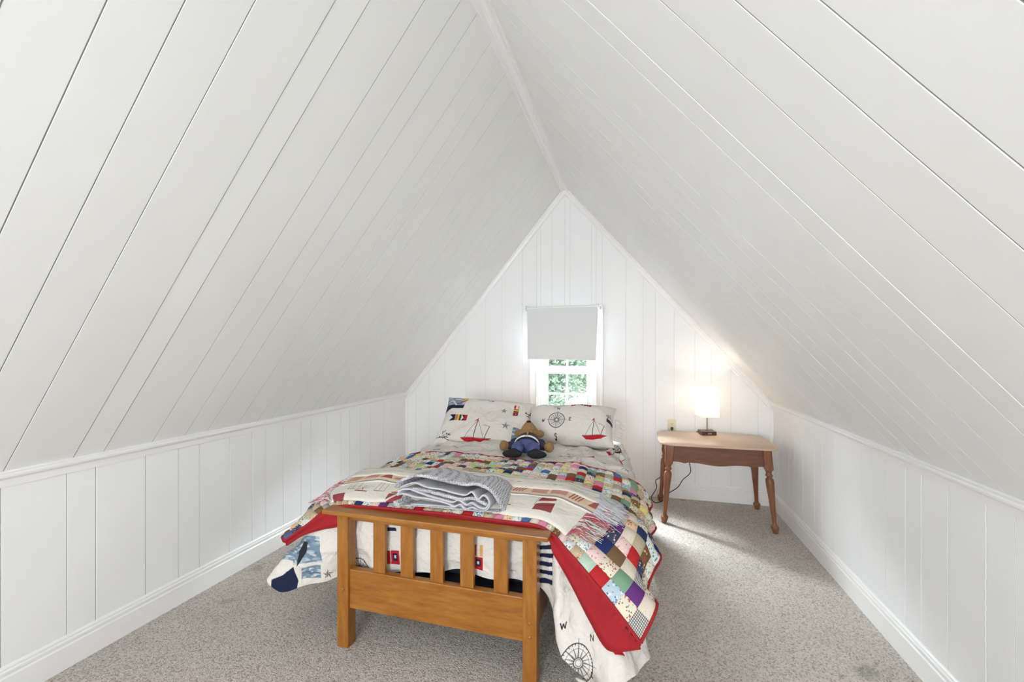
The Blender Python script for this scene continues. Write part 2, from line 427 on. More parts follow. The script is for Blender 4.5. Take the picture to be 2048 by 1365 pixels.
# near gable wall (behind the camera) with an assumed, unseen window opening
wn = MB()
WN = (-1.2, 0.3, 0.7, 2.0)
for pl in (gpoly(XL - .04, WN[0]), gpoly(WN[1], XR + .04), gpoly(WN[0], WN[1], WN[3]), gpoly(WN[0], WN[1], 0, WN[2])):
    wn.prism(pl, 'y', YN - 0.12, YN)
wn = wn.build('wall_near', M['plank']); tag(wn, 'white gable wall behind the viewer', kind='structure')

# trims
def trim(name, polys, label=None):
    mb = MB()
    for p in polys: mb.prism(*p)
    o = mb.build(name, M['trim']); tag(o, label, kind='structure'); return o
for side, X_, sg, ZK, nm in (('left', XL, 1, ZL, 'trim_1'), ('right', XR, -1, ZR_, 'trim_2')):
    # cap rail: flat frieze strip, dark gap and a rounded nose above it
    sec = [(0, -0.052), (0.008, -0.050), (0.009, -0.022), (0.013, -0.020), (0.022, -0.017), (0.030, -0.010), (0.0315, -0.002), (0.027, 0.004), (0.017, 0.007), (0.012, 0.012), (0.0, 0.012)]
    trim(nm, [([(X_ + sg * u, ZK + v) for u, v in sec], 'y', YN, YB)], 'white moulded cap rail along the %s knee wall' % side)
    bs = [(0, 0), (0.016, 0), (0.016, 0.094), (0.012, 0.100), (0.0135, 0.108), (0.0135, 0.115), (0.008, 0.120), (0.009, 0.127), (0.004, 0.134), (0, 0.136)]
    mb = MB(); mb.prism([(X_ + sg * u, v) for u, v in bs], 'y', YN, YB)
    tag(mb.build('baseboard_' + side, M['trim']), 'white moulded baseboard of the %s wall' % side, kind='structure')
bs = [(0, 0), (0.016, 0), (0.016, 0.094), (0.012, 0.100), (0.0135, 0.108), (0.0135, 0.115), (0.008, 0.120), (0.009, 0.127), (0.004, 0.134), (0, 0.136)]
mb = MB(); mb.prism([(YB - u, v) for u, v in bs], 'x', XL, XR)
tag(mb.build('baseboard_back', M['trim']), 'white moulded baseboard under the gable window', kind='structure')
# gable edge trims (along both slopes on the far wall), corner beads, ridge board
k = 3
for side in ('L', 'R'):
    a, d, L, n = slope_frame(side)
    mb = MB()
    prof = [(0.000, 0.0), (0.0, 0.020), (0.010, 0.022), (0.018, 0.014), (0.024, 0.016), (0.040, 0.012), (0.046, 0.014), (0.052, 0.006), (0.054, 0.0)]
    vs = []
    for t in (0.0, L - 0.005):
        for (u, q) in prof:
            cut = u * 0.85 if t > 0 else 0
            p = a + d * (t - cut) + n * (u + 0.001); vs.append((p.x, YB - q, p.z))
    m_ = len(prof)
    mb.add(vs, [tuple(range(m_)), tuple(range(m_, 2 * m_))] + [(i, (i + 1) % m_, m_ + (i + 1) % m_, m_ + i) for i in range(m_)])
    tag(mb.build('trim_%d' % k, M['trim']), 'white moulding where the %s slope meets the gable wall' % ('left' if side == 'L' else 'right'), kind='structure'); k += 1
mb = MB(); mb.prism([(XL, YB), (XL + .022, YB), (XL + .018, YB - .006), (XL + .008, YB - .018), (XL, YB - .022)], 'z', 0.136, ZL - .05)
tag(mb.build('trim_5', M['trim']), 'thin white corner bead at the left end of gable wall', kind='structure')
mb = MB(); mb.prism([(XR, YB), (XR - .022, YB), (XR - .018, YB - .006), (XR - .008, YB - .018), (XR, YB - .022)], 'z', 0.136, ZR_ - .05)
tag(mb.build('trim_6', M['trim']), 'thin white corner bead at the right end of gable wall', kind='structure')
tl = math.atan2(ZM - ZL, XM - XL); tr = math.atan2(ZM - ZR_, XR - XM)
def onL(s_, q): return (XM - s_ * math.cos(tl) + q * math.sin(tl), ZM - s_ * math.sin(tl) - q * math.cos(tl))
def onR(s_, q): return (XM + s_ * math.cos(tr) - q * math.sin(tr), ZM - s_ * math.sin(tr) - q * math.cos(tr))
mb = MB()
mb.prism([onL(0.062, 0), onL(0.060, 0.012), onL(0.040, 0.014), onL(0.034, 0.022), (XM, onL(0.03, .02)[1] - 0.006), onR(0.034, 0.022), onR(0.040, 0.014), onR(0.060, 0.012), onR(0.062, 0), (XM, ZM)], 'y', YN, YB)
tag(mb.build('trim_7', M['trim']), 'white moulded board along the ridge of the ceiling', kind='structure')

# ------------------------------------------------------------------ window
win = empty('window_1', (-0.622, YB, 0.64)); tag(win, 'small white double hung window behind the pillows', kind='structure')
def wpart(mb, name, mat, parent=win, auto=False):
    # geometry given in world coordinates: make local
    off = Vector(win.location)
    mb.v = [tuple(Vector(v) - off) for v in mb.v] if parent is win else mb.v
    o = mb.build(name, mat, parent)
    return o
OX0, OX1, OZ0, OZ1 = -0.974, -0.270, 0.60, 1.735
mb = MB()
def casing_sec(x_in, x_out):
    s_ = 1 if x_out > x_in else -1; W = abs(x_out - x_in)
    return [(x_in, YB), (x_in, YB - .012), (x_in + s_ * .008, YB - .016), (x_in + s_ * .02, YB - .013), (x_in + s_ * (W - .028), YB - .017), (x_in + s_ * (W - .02), YB - .024), (x_in + s_ * (W - .004), YB - .026), (x_out, YB - .02), (x_out, YB)]
mb.prism(casing_sec(WX0 + .004, OX0), 'z', OZ0, OZ1); mb.prism(casing_sec(WX1 - .004, OX1), 'z', OZ0, OZ1)
wpart(mb, 'side_casing', M['trim'])
mb = MB(); mb.prism([(YB, WZ1 - .004), (YB - .012, WZ1 - .004), (YB - .016, WZ1 + .004), (YB - .017, OZ1 - .03), (YB - .026, OZ1 - .02), (YB - .024, OZ1), (YB, OZ1)], 'x', OX0, OX1)
wpart(mb, 'head_casing', M['trim'])
mb = MB(); mb.box(OX0 - .01, OX1 + .01, YB - .045, YB + .06, WZ0 - .025, WZ0, .004); mb.box(OX0, OX1, YB - .016, YB, WZ0 - .10, WZ0 - .025, .003)
wpart(mb, 'sill', M['trim'])
mb = MB()   # jamb lining and stops
mb.box(WX0, WX0 + .016, YB, YB + .12, WZ0, WZ1); mb.box(WX1 - .016, WX1, YB, YB + .12, WZ0, WZ1); mb.box(WX0, WX1, YB, YB + .12, WZ1 - .016, WZ1)
mb.box(WX0 + .016, WX0 + .045, YB + .02, YB + .04, WZ0, WZ1 - .016, .003); mb.box(WX1 - .045, WX1 - .016, YB + .02, YB + .04, WZ0, WZ1 - .016, .003)
mb.box(WX0 + .016, WX0 + .06, YB + .085, YB + .12, WZ0, WZ1 - .016); mb.box(WX1 - .06, WX1 - .016, YB + .085, YB + .12, WZ0, WZ1 - .016)
wpart(mb, 'jamb', M['vinyl'])
GX0, GX1 = -0.805, -0.432
def sash(z0, z1, y0, y1, gz0, gz1, mz):
    mb = MB()
    mb.box(WX0 + .02, GX0, y0, y1, z0, z1, .003); mb.box(GX1, WX1 - .02, y0, y1, z0, z1, .003)
    mb.box(GX0, GX1, y0, y1, z0, gz0, .003); mb.box(GX0, GX1, y0, y1, gz1, z1, .003)
    s_ = wpart(mb, 'sash', M['vinyl'])
    off = Vector(win.location)
    m2 = MB(); xm = (GX0 + GX1) / 2 - .002
    m2.box(xm - .009, xm + .009, y0 + .008, y1 - .006, gz0, gz1, .002); m2.box(GX0, GX1, y0 + .009, y1 - .007, mz - .008, mz + .008, .002)
    m2.v = [tuple(Vector(v) - off) for v in m2.v]; m2.build('muntin', M['vinyl'], s_)
    ym = (y0 + y1) / 2
    for (xa, xb) in ((GX0 - .004, xm - .006), (xm + .006, GX1 + .004)):
        for (za, zb) in ((gz0 - .004, mz - .005), (mz + .005, gz1 + .004)):
            m3 = MB(); m3.box(xa, xb, ym - .0015, ym + .0015, za, zb); m3.v = [tuple(Vector(v) - off) for v in m3.v]
            m3.build('pane', M['glass'], s_)
sash(WZ0, 1.135, YB + .042, YB + .062, 0.70, 1.093, 0.898)
sash(1.115, WZ1 - .016, YB + .064, YB + .084, 1.165, 1.60, 1.385)
mb = MB(); mb.box(-0.65, -0.58, YB + .030, YB + .044, 1.118, 1.136, .003)
wpart(mb, 'sash_lock', M['vinyl'])

# roller blind
bl = empty('roller_blind', (-0.645, YB - .065, 1.722)); tag(bl, 'pale grey roller blind pulled halfway down over the window', 'blind')
mb = MB(); mb.tube([(-0.345, 0, -0.006), (0.335, 0, 0.006)], 0.017, 16); o = mb.build('roller_tube', M['vinyl'], bl); shade_auto(o)
mb = MB()
nz, nx = 14, 10; vs = []; fs = []
for i in range(nz + 1):
    f = i / nz
    for j in range(nx + 1):
        g = j / nx
        x = -0.338 + g * (0.668 - 0.022 * f) + 0.004 * f
        z = 0.0 - f * 0.475 - g * f * 0.010 + 0.006 * (g - .5) * (1 - f)
        y = -0.017 + 0.002 * math.sin(g * 9 + f * 2) * f
        vs.append((x, y, z))
for i in range(nz):
    for j in range(nx): fs.append((i * 11 + j, i * 11 + j + 1, (i + 1) * 11 + j + 1, (i + 1) * 11 + j))
b_ = len(vs); vs += [(x, y + .0015, z) for x, y, z in vs]; fs += [tuple(q + b_ for q in f[::-1]) for f in fs]
mb.add(vs, fs); o = mb.build('blind_cloth', M['blind'], bl, smooth=True)
mb = MB(); mb.box(-0.334, 0.310, -0.023, -0.012, -0.0125, 0.0125, .004); o = mb.build('hem_bar', M['blind'], bl); o.location = (0, 0, -0.478); o.rotation_euler = (0, 0.015, 0)
for sx in (-0.352, 0.343):
    mb = MB(); mb.box(sx - .003, sx + .003, -.02, .062, -.022, .026, .002); mb.box(sx - .012, sx + .012, .058, .064, -.022, .026, .001)
    mb.tube([(sx - .008, 0, 0), (sx + .008, 0, 0)], .006, 10)
    mb.build('bracket', M['bright_steel'], bl)
# small fittings left on the wall around the blind
for i, (x, z, lab) in enumerate(((-0.235, 1.66, 'small white wall plug just right of the blind bracket'), (-0.195, 1.80, 'white hook plate above and right of the blind'), (-1.06, 1.78, 'white hook plate above and left of the blind'), (-1.035, 1.70, 'small white wall plug just left of the blind roller'))):
    mb = MB(); mb.box(x - .008, x + .008, YB - .006, YB, z - .014, z + .014, .002); mb.tube([(x, YB - .004, z - .004), (x, YB - .014, z - .006), (x, YB - .015, z + .004)], .0025, 8)
    h_ = mb.build('wall_hook', M['plank']); tag(h_, lab, 'hook')

# power outlet
oe = empty('power_outlet', (0.331, YB, 0.645)); tag(oe, 'ivory double power outlet on the gable wall above the table', 'outlet')
mb = MB(); mb.box(-.036, .036, -.006, 0, -.058, .058, .003); mb.build('cover_plate', M['ivory'], oe)
for zz in (0.020, -0.020):
    mb = MB(); mb.prism([(.0175 * math.cos(a) , zz + max(-.0145, min(.0145, .0175 * math.sin(a)))) for a in [2 * PI * q / 24 for q in range(24)]], 'y', -.009, -.004)
    so = mb.build('socket', M['ivory'], oe)
    mb = MB()
    mb.box(-.0075, -.0050, -.0096, -.0085, zz - .001, zz + .008); mb.box(.0050, .0075, -.0096, -.0085, zz, zz + .007)
    mb.prism([(.0028 * math.cos(a), zz - .0075 + .0028 * math.sin(a)) for a in [2 * PI * q / 10 for q in range(10)]], 'y', -.0096, -.0085)
    mb.build('slot', M['ivory_dark'], so)
mb = MB(); mb.ball((0, -.0065, 0), (.003, .0015, .003), n=10, m=6); mb.build('screw', M['bright_steel'], oe)

# ------------------------------------------------------------------ outside the window
M['lawn'] = simple('pale_gravel', (0.62, 0.64, 0.66), 0.95, var=0.2, vscale=3)
M['bark'] = simple('bark', (0.10, 0.075, 0.055), 0.9, var=0.3, vscale=15, bmp=.5, bscale=30, bdist=.01)
M['wall_far'] = simple('distant_siding', (0.6, 0.62, 0.65), 0.8, var=.1)
def leaf_mat(name, c0, c1):
    m, nt, b = new_mat(name)
    v = coords(nt); n = noise_tex(nt, v, 3.0, 4); c = ramp(nt, n.outputs[0], [(0.3, c0), (0.7, c1)])
    nt.links.new(c, b.inputs['Base Color']); b.inputs['Roughness'].default_value = 0.6
    return m
M['leaf_a'] = leaf_mat('green_leaves', (0.06, 0.12, 0.07), (0.20, 0.26, 0.17))
M['leaf_b'] = leaf_mat('yellow_green_leaves', (0.10, 0.16, 0.06), (0.24, 0.30, 0.14))
mb = MB(); mb.box(-30, 30, YB + .6, YB + 50, -3.3, -3.0)
g_ = mb.build('ground', M['lawn']); tag(g_, 'pale gravel ground seen through the window', kind='structure')
def tree(x, y, r, h, mat, seed, label):
    R = random.Random(seed); t = empty('leafy_tree', (x, y, -3.0)); tag(t, label, 'tree', 'trees outside the window')
    mb = MB(); pts = [(0, 0, 0), (.1, .05, h * .3), (-.05, .1, h * .6), (0, 0, h * .85)]
    mb.tube(pts, [.16, .13, .10, .04], 8)
    for q in range(7):
        a = R.uniform(0, 6.28); z = h * R.uniform(.5, .8); mb.tube([(0, 0, z), (r * .35 * math.cos(a), r * .35 * math.sin(a), z + .3), (r * .7 * math.cos(a), r * .7 * math.sin(a), z + .7)], [.06, .04, .015], 6)
    mb.build('trunk', M['bark'], t, smooth=True)
    vs = []; fs = []
    blobs = [(Vector((R.gauss(0, r * .42), R.gauss(0, r * .42), h * R.uniform(.52, 1.05))), R.uniform(.45, .8) * r * .6) for _ in range(34)]
    for q in range(16000):
        c, br = blobs[q % 34]
        dv = Vector((R.gauss(0, 1), R.gauss(0, 1), R.gauss(0, 1))).normalized() * br * R.uniform(.6, 1.05)
        p = c + dv; s_ = R.uniform(.05, .10)
        u = Vector((R.gauss(0, 1), R.gauss(0, 1), R.gauss(0, .6))).normalized(); vv = u.cross(Vector((R.gauss(0, 1), R.gauss(0, 1), R.gauss(0, 1)))).normalized()
        i = len(vs); vs += [p - u * s_, p + vv * s_ * .5 , p + u * s_, p - vv * s_ * .5]; fs += [(i, i + 1, i + 2, i + 3)]
    f = mesh_obj('foliage', vs, fs, mat, t); tag(f, kind='stuff')
tree(-2.9, 14.0, 2.4, 5.6, M['leaf_a'], 1, 'green leafy tree filling the left window panes')
tree(-1.2, 22.5, 2.4, 5.2, M['leaf_b'], 2, 'yellow green tree behind the right window panes')
tree(-8.0, 27.0, 2.6, 6.6, M['leaf_a'], 3, 'tall green tree farthest from the window')

# ------------------------------------------------------------------ cloth tools
def cr_weights(n, u):
    """Catmull-Rom rows for parameters u in [0,n-1]; returns (len(u), n) weights"""
    u = np.clip(np.asarray(u, float), 0, n - 1 - 1e-9); i = np.floor(u).astype(int); t = u - i
    W = np.zeros((len(u), n))
    w = np.stack([(-t + 2 * t ** 2 - t ** 3) / 2, (2 - 5 * t ** 2 + 3 * t ** 3) / 2, (t + 4 * t ** 2 - 3 * t ** 3) / 2, (-t ** 2 + t ** 3) / 2], 1)
    for k in range(4):
        j = i + k - 1
        lo = j < 0; hi = j > n - 1
        r = np.arange(len(u))
        jj = np.clip(j, 0, n - 1)
        np.add.at(W, (r, jj), w[:, k] * np.where(lo | hi, 0, 1))
        # linear extrapolation at the ends
        np.add.at(W, (r[lo], np.zeros(lo.sum(), int)), 2 * w[lo, k]); np.add.at(W, (r[lo], np.full(lo.sum(), 1)), -w[lo, k])
        np.add.at(W, (r[hi], np.full(hi.sum(), n - 1)), 2 * w[hi, k]); np.add.at(W, (r[hi], np.full(hi.sum(), n - 2)), -w[hi, k])
    return W
def tensor(P, u, v):
    """P (n,m,3) sampled on grid u x v"""
    A = cr_weights(P.shape[0], u); B = cr_weights(P.shape[1], v)
    return np.einsum('an,nmk,bm->abk', A, P, B)
def grid_normals(G):
    du = np.gradient(G, axis=0); dv = np.gradient(G, axis=1)
    n = np.cross(du, dv); n /= np.linalg.norm(n, axis=2, keepdims=True) + 1e-12
    return n
def fbm(p, sc, seed=0.0):
    return noise.noise(Vector((p[0] * sc + seed, p[1] * sc - seed, p[2] * sc)))

class Canvas:
    """a flat print, drawn in metres of cloth"""
    def __init__(s, x0, y0, x1, y1, ppm, base):
        s.x0, s.y0, s.ppm = x0, y0, ppm
        s.w = int((x1 - x0) * ppm); s.h = int((y1 - y0) * ppm); s.x1 = x0 + s.w / ppm; s.y1 = y0 + s.h / ppm
        s.a = np.ones((s.h, s.w, 4), np.float32); s.a[..., :3] = base; s.T = None
    def at(s, o, ex, ey):
        """local frame: origin and the two axis vectors of one drawing unit"""
        s.T = (np.array(o, float), np.array(ex, float), np.array(ey, float)); return s
    def _m(s, pts):
        p = np.asarray(pts, float)
        if s.T is not None: p = s.T[0] + p[:, :1] * s.T[1] + p[:, 1:] * s.T[2]
        return (p - (s.x0, s.y0)) * s.ppm
    def poly(s, pts, col, alpha=1.0):
        p = s._m(pts)
        xa, ya = np.floor(p.min(0)).astype(int) - 1; xb, yb = np.ceil(p.max(0)).astype(int) + 2
        xa, ya, xb, yb = max(xa, 0), max(ya, 0), min(xb, s.w), min(yb, s.h)
        if xb <= xa or yb <= ya: return s
        acc = np.zeros((yb - ya, xb - xa), np.float32)
        for ox, oy in ((.25, .25), (.75, .25), (.25, .75), (.75, .75)):
            X = np.arange(xa, xb)[None, :] + ox; Y = np.arange(ya, yb)[:, None] + oy
            ins = np.zeros(acc.shape, bool)
            for i in range(len(p)):
                (x0, y0), (x1, y1) = p[i - 1], p[i]
                if y0 == y1: continue
                ins ^= ((Y >= min(y0, y1)) & (Y < max(y0, y1)) & (X < (x1 - x0) * (Y - y0) / (y1 - y0) + x0))
            acc += ins * .25
        acc = (acc * alpha)[..., None]; r = s.a[ya:yb, xa:xb, :3]
        r[:] = r * (1 - acc) + np.array(col, np.float32) * acc
        return s
    def line(s, pts, wd, col, alpha=1.0):
        for i in range(len(pts) - 1):
            a, b = np.array(pts[i], float), np.array(pts[i + 1], float); d = b - a; L = np.hypot(*d)
            if L == 0: continue
            q = np.array([-d[1], d[0]]) / L * wd / 2; e = d / L * wd * .3
            s.poly([a - e + q, b + e + q, b + e - q, a - e - q], col, alpha)
        return s
    def disc(s, c, r, col, n=20): return s.poly([(c[0] + r * math.cos(2 * PI * k / n), c[1] + r * math.sin(2 * PI * k / n)) for k in range(n)], col)
    def ring(s, c, r, wd, col, n=32, a0=0, a1=2 * PI):
        return s.line([(c[0] + r * math.cos(a0 + (a1 - a0) * k / n), c[1] + r * math.sin(a0 + (a1 - a0) * k / n)) for k in range(n + 1)], wd, col)
    def rect(s, x0, y0, x1, y1, col, alpha=1.0): return s.poly([(x0, y0), (x1, y0), (x1, y1), (x0, y1)], col, alpha)
    def image(s, name):
        im = bpy.data.images.new(name, s.w, s.h, alpha=False)
        lin = np.clip(s.a[..., :3], 0, 1); sr = np.where(lin <= .0031308, lin * 12.92, 1.055 * lin ** (1 / 2.4) - .055)
        out = np.ones((s.h, s.w, 4), np.float32); out[..., :3] = sr
        im.pixels.foreach_set(out.ravel()); im.update(); im.pack(); return im
INK = (0.02, 0.02, 0.03); RED = (0.42, 0.012, 0.02); NAVY = (0.012, 0.016, 0.045); CREAM = (0.66, 0.625, 0.575)
SEA = (0.16, 0.23, 0.30); GOLD = (0.60, 0.33, 0.06)
def compass(c, letters=True, wd=.055, faces=True):
    c.ring((0, 0), 1, wd * 1.3, INK); c.ring((0, 0), .72, wd * .5, INK); c.ring((0, 0), .26, wd, INK); c.ring((0, 0), .17, wd * .6, INK)
    for k in range(16):
        a = 2 * PI * k / 16; L = 1.28 if k % 4 == 0 else (1.0 if k % 2 == 0 else .8); b = .10 if k % 2 == 0 else .07
        p = lambda r, t: (r * math.cos(t), r * math.sin(t))
        c.poly([p(.26, a), p(.30, a + b * 1.6), p(L, a)], INK)
        c.line([p(.26, a - .12), p(L, a)], wd * .5, INK)
    for k in range(32):
        a = 2 * PI * k / 32; c.line([(.9 * math.cos(a), .9 * math.sin(a)), (1.0 * math.cos(a), 1.0 * math.sin(a))], wd * .8, INK)
    if letters:
        for ch, x, y in (('N', 0, 1.75), ('S', 0, -1.75), ('E', 1.75, 0), ('W', -1.75, 0)): glyph(c, ch, x, y, .38)
GL = {'N': [[(-.35, -.5), (-.35, .5), (.35, -.5), (.35, .5)]], 'E': [[(.3, .5), (-.3, .5), (-.3, -.5), (.3, -.5)], [(-.3, 0), (.2, 0)]],
      'W': [[(-.5, .5), (-.25, -.5), (0, .3), (.25, -.5), (.5, .5)]], 'S': [[(.3, .4), (-.2, .5), (-.3, .2), (.3, -.15), (.2, -.5), (-.3, -.4)]]}
def glyph(c, ch, x, y, sz, col=INK):
    for st in GL[ch]: c.line([(x + a * sz, y + b * sz) for a, b in st], sz * .2, col)
def star(c, r=1.0, col=INK):
    for k in range(5):
        a = PI / 2 + 2 * PI * k / 5
        c.poly([(0, 0), (r * math.cos(a), r * math.sin(a)), (.38 * r * math.cos(a + PI / 5), .38 * r * math.sin(a + PI / 5))], col)
        c.line([(0, 0), (.38 * r * math.cos(a - PI / 5), .38 * r * math.sin(a - PI / 5)), (r * math.cos(a), r * math.sin(a))], .05 * r, col)
def boat(c):
    c.poly([(-1.25, .02), (1.1, .22), (.55, -.12), (-.2, -.22), (-.9, -.2)], RED); c.line([(-1.25, .05), (1.1, .25)], .03, INK)
    c.line([(-.25, .1), (-.12, 1.9)], .05, INK); c.line([(.55, .15), (.85, 1.3)], .045, INK); c.line([(-.12, 1.85), (-.9, .1)], .025, INK); c.line([(-.12, 1.9), (.5, .2)], .025, INK)
    c.poly([(-.12, 1.9), (-.4, 1.7), (-.1, 2.2)], RED); c.line([(.85, 1.3), (.4, 1.5), (.3, 1.4)], .03, INK)
def flags(c, seq):
    """row of signal flags, unit squares"""
    for k, f in enumerate(seq):
        x = k * 1.0; g = .06
        if f == 'q': c.rect(x, 0, x + .94, 1, RED); c.rect(x + .5, 0, x + .94, 1, NAVY); c.rect(x, 0, x + .94, .25, NAVY) ; c.rect(x + .3, .3, x + .68, .68, CREAM)
        elif f == 'n': c.rect(x, 0, x + .94, 1, NAVY); c.poly([(x, .1), (x + .5, .5), (x, .9)], CREAM)
        elif f == 's': c.rect(x, 0, x + .32, 1, (.5, .12, .03)); c.rect(x + .32, 0, x + .62, 1, (.7, .42, .06)); c.rect(x + .62, 0, x + .94, 1, (.02, .05, .03))
        elif f == 'r': c.rect(x, 0, x + .94, 1, NAVY); c.rect(x + .45, 0, x + .94, 1, RED); c.poly([(x, 0), (x + .35, .5), (x, 1)], CREAM)
        elif f == 'b': c.rect(x, 0, x + .94, 1, RED); c.rect(x + .2, .25, x + .7, .8, NAVY); c.rect(x + .34, .4, x + .56, .64, CREAM)
        elif f == 'h': c.rect(x, 0, x + .94, .33, RED); c.rect(x, .66, x + .94, 1, (.62, .33, .12)); c.rect(x, .33, x + .94, .66, CREAM)
def sea(c, gull=True, seed=1):
    R = random.Random(seed)
    c.rect(-1, -1, 1, 1, SEA)
    for k in range(46):
        x, y = R.uniform(-1, 1), R.uniform(-1, 1); a, b = R.uniform(.12, .42), R.uniform(.05, .16)
        col = R.choice(((.5, .56, .6), (.08, .12, .18), (.28, .36, .42), (.66, .68, .68)))
        c.poly([(max(-1, min(1, x + a * math.cos(t))), max(-1, min(1, y + b * math.sin(t)))) for t in [2 * PI * q / 9 for q in range(9)]], col, .6)
    if gull:
        c.poly([(-.2, -.7), (.15, -.3), (.5, .9), (.1, .5), (-.1, 0), (-.5, -.3)], INK); c.poly([(-.1, -.7), (.3, -.6), (.35, -.1), (.1, .1)], (.8, .8, .78))
        c.poly([(-.9, -.9), (.8, -.95), (.6, -1.05), (-.7, -1.05)], (.35, .33, .12), .8)
def stripes(c, n=5):
    for k in range(n): c.rect(0, k / n, 1, (k + .5) / n, NAVY)
    c.line([(0, 0), (1, 0), (1, 1)], .02, INK)
def scribble(c, seed=0, wd=.05):
    R = random.Random(seed)
    for k in range(7):
        x, y = R.uniform(-1, 1), R.uniform(-.4, .4); pts = [(x, y)]
        for q in range(4): x += R.uniform(-.3, .35); y += R.uniform(-.3, .3); pts.append((x, y))
        c.line(pts, wd, INK)
    c.line([(-1, -.25), (.9, -.15)], wd, INK)
def anchor_row(c):
    for k in range(5):
        x = k * .5 - 1; c.line([(x, 0), (x + .1, .25), (x + .2, 0)], .05, (.2, .05, .05)); c.line([(x - .1, 0), (x + .4, 0)], .04, INK)
PRINTS = {'compass': lambda c, a: compass(c, *a), 'star': lambda c, a: star(c, *a), 'boat': lambda c, a: boat(c), 'flags': lambda c, a: flags(c, *a),
          'sea': lambda c, a: sea(c, *a), 'stripes': lambda c, a: stripes(c, *a), 'scribble': lambda c, a: scribble(c, *a), 'rect': lambda c, a: c.rect(*a),
          'poly': lambda c, a: c.poly(*a), 'line': lambda c, a: c.line(*a)}
def draw_all(c, items):
    for kind, o, ex, ey, args in items:
        c.at(o, ex, ey); PRINTS[kind](c, args)
    c.T = None
def print_mat(name, canvas, rough=0.85, back=None, creases=0.028):
    im = canvas.image(name); m, nt, b = new_mat(name)
    uv = N(nt, 'ShaderNodeUVMap'); uv.uv_map = 'uv'
    mp = N(nt, 'ShaderNodeMapping'); mp.vector_type = 'POINT'
    mp.inputs['Location'].default_value = (-canvas.x0 / (canvas.x1 - canvas.x0), -canvas.y0 / (canvas.y1 - canvas.y0), 0)
    mp.inputs['Scale'].default_value = (1 / (canvas.x1 - canvas.x0), 1 / (canvas.y1 - canvas.y0), 1)
    nt.links.new(uv.outputs[0], mp.inputs[0])
    t = N(nt, 'ShaderNodeTexImage'); t.image = im; t.extension = 'EXTEND'; nt.links.new(mp.outputs[0], t.inputs[0])
    col = t.outputs[0]
    if back is not None:
        g = N(nt, 'ShaderNodeNewGeometry'); x = N(nt, 'ShaderNodeMix', data_type='RGBA')
        nt.links.new(g.outputs['Backfacing'], x.inputs[0]); nt.links.new(col, x.inputs[6]); x.inputs[7].default_value = (*back, 1); col = x.outputs[2]
    nt.links.new(col, b.inputs['Base Color']); b.inputs['Roughness'].default_value = rough; b.inputs['Specular IOR Level'].default_value = .2
    v = coords(nt); n = noise_tex(nt, v, 9, 3, .5); n.inputs['Distortion'].default_value = 1.2
    n2 = noise_tex(nt, v, 22, 2, .5); n2.inputs['Distortion'].default_value = .8
    ad = N(nt, 'ShaderNodeMath', operation='MULTIPLY_ADD'); ad.inputs[1].default_value = .35
    nt.links.new(n2.outputs[0], ad.inputs[0]); nt.links.new(n.outputs[0], ad.inputs[2])
    bump(nt, b, ad.outputs[0], 0.75, creases)
    return m

# ------------------------------------------------------------------ bed frame
BX, BY, BR = -0.828, 1.722, math.radians(-1.3)
bed = empty('bed_frame', (BX, BY, 0), BR)
tag(bed, 'honey coloured pine bed frame with slatted footboard', 'bed')
PW = 0.058
for sx in (-0.433, 0.433):
    mb = MB(); mb.box(sx - PW / 2, sx + PW / 2, 0, PW, 0, 0.600, .004); p_ = mb.build('post', M['pine_v'], bed)
    for zz in (0.205, 0.262):
        mb = MB(); mb.lathe([(.0095, 0), (.0095, .0015), (.006, .0045), (.001, .0052)], 14); q_ = mb.build('plug', M['pine_v'], p_, smooth=True)
        q_.location = (sx, 0.001, zz); q_.rotation_euler = (PI / 2, 0, 0)
mb = MB()
out = [(-.523, -.024), (.513, -.024), (.513, .075), (-.523, .075)]
mb.box(-.523, .513, -.026, .048, .600, .620, .005); mb.build('top_cap', M['pine_h'], bed)
mb = MB(); mb.box(-.405, .405, .014, .046, .572, .601, .003); mb.build('top_rail', M['pine_h'], bed)
mb = MB(); mb.box(-.405, .405, .012, .046, .176, .352, .005); mb.build('bottom_rail', M['pine_h'], bed)
for k_ in range(5):
    xc = [-0.258, -0.121, 0.021, 0.159, 0.307][k_]
    mb = MB(); mb.box(xc - .030, xc + .030, .020, .040, .350, .574, .002); mb.build('slat', M['pine_v'], bed)
for sx in (-0.433, 0.433):
    mb = MB(); mb.box(sx - .014, sx + .014, PW, 1.92, .19, .33, .004); mb.build('side_rail', M['pine_h'], bed)
    mb = MB(); mb.box(sx - PW / 2, sx + PW / 2, 1.92, 1.978, 0, 0.56, .004); mb.build('post', M['pine_v'], bed)
mb = MB(); mb.box(-.405, .405, 1.93, 1.965, .30, .54, .004); mb.build('head_rail', M['pine_h'], bed)

# navy mattress base and mattress
mt = empty('mattress', (-0.79, 2.72, 0.26)); tag(mt, 'navy covered mattress showing as dark band under the comforter', 'mattress')
mb = MB(); mb.box(-0.52, 0.50, -0.88, 0.88, 0.075, 0.335, .04); o = mb.build('mattress_body', M['navy'], mt); shade_auto(o, 60)
mb = MB(); mb.box(-0.40, 0.37, -0.915, 0.90, -0.05, 0.07, .02); o = mb.build('base_panel', M['navy'], mt)

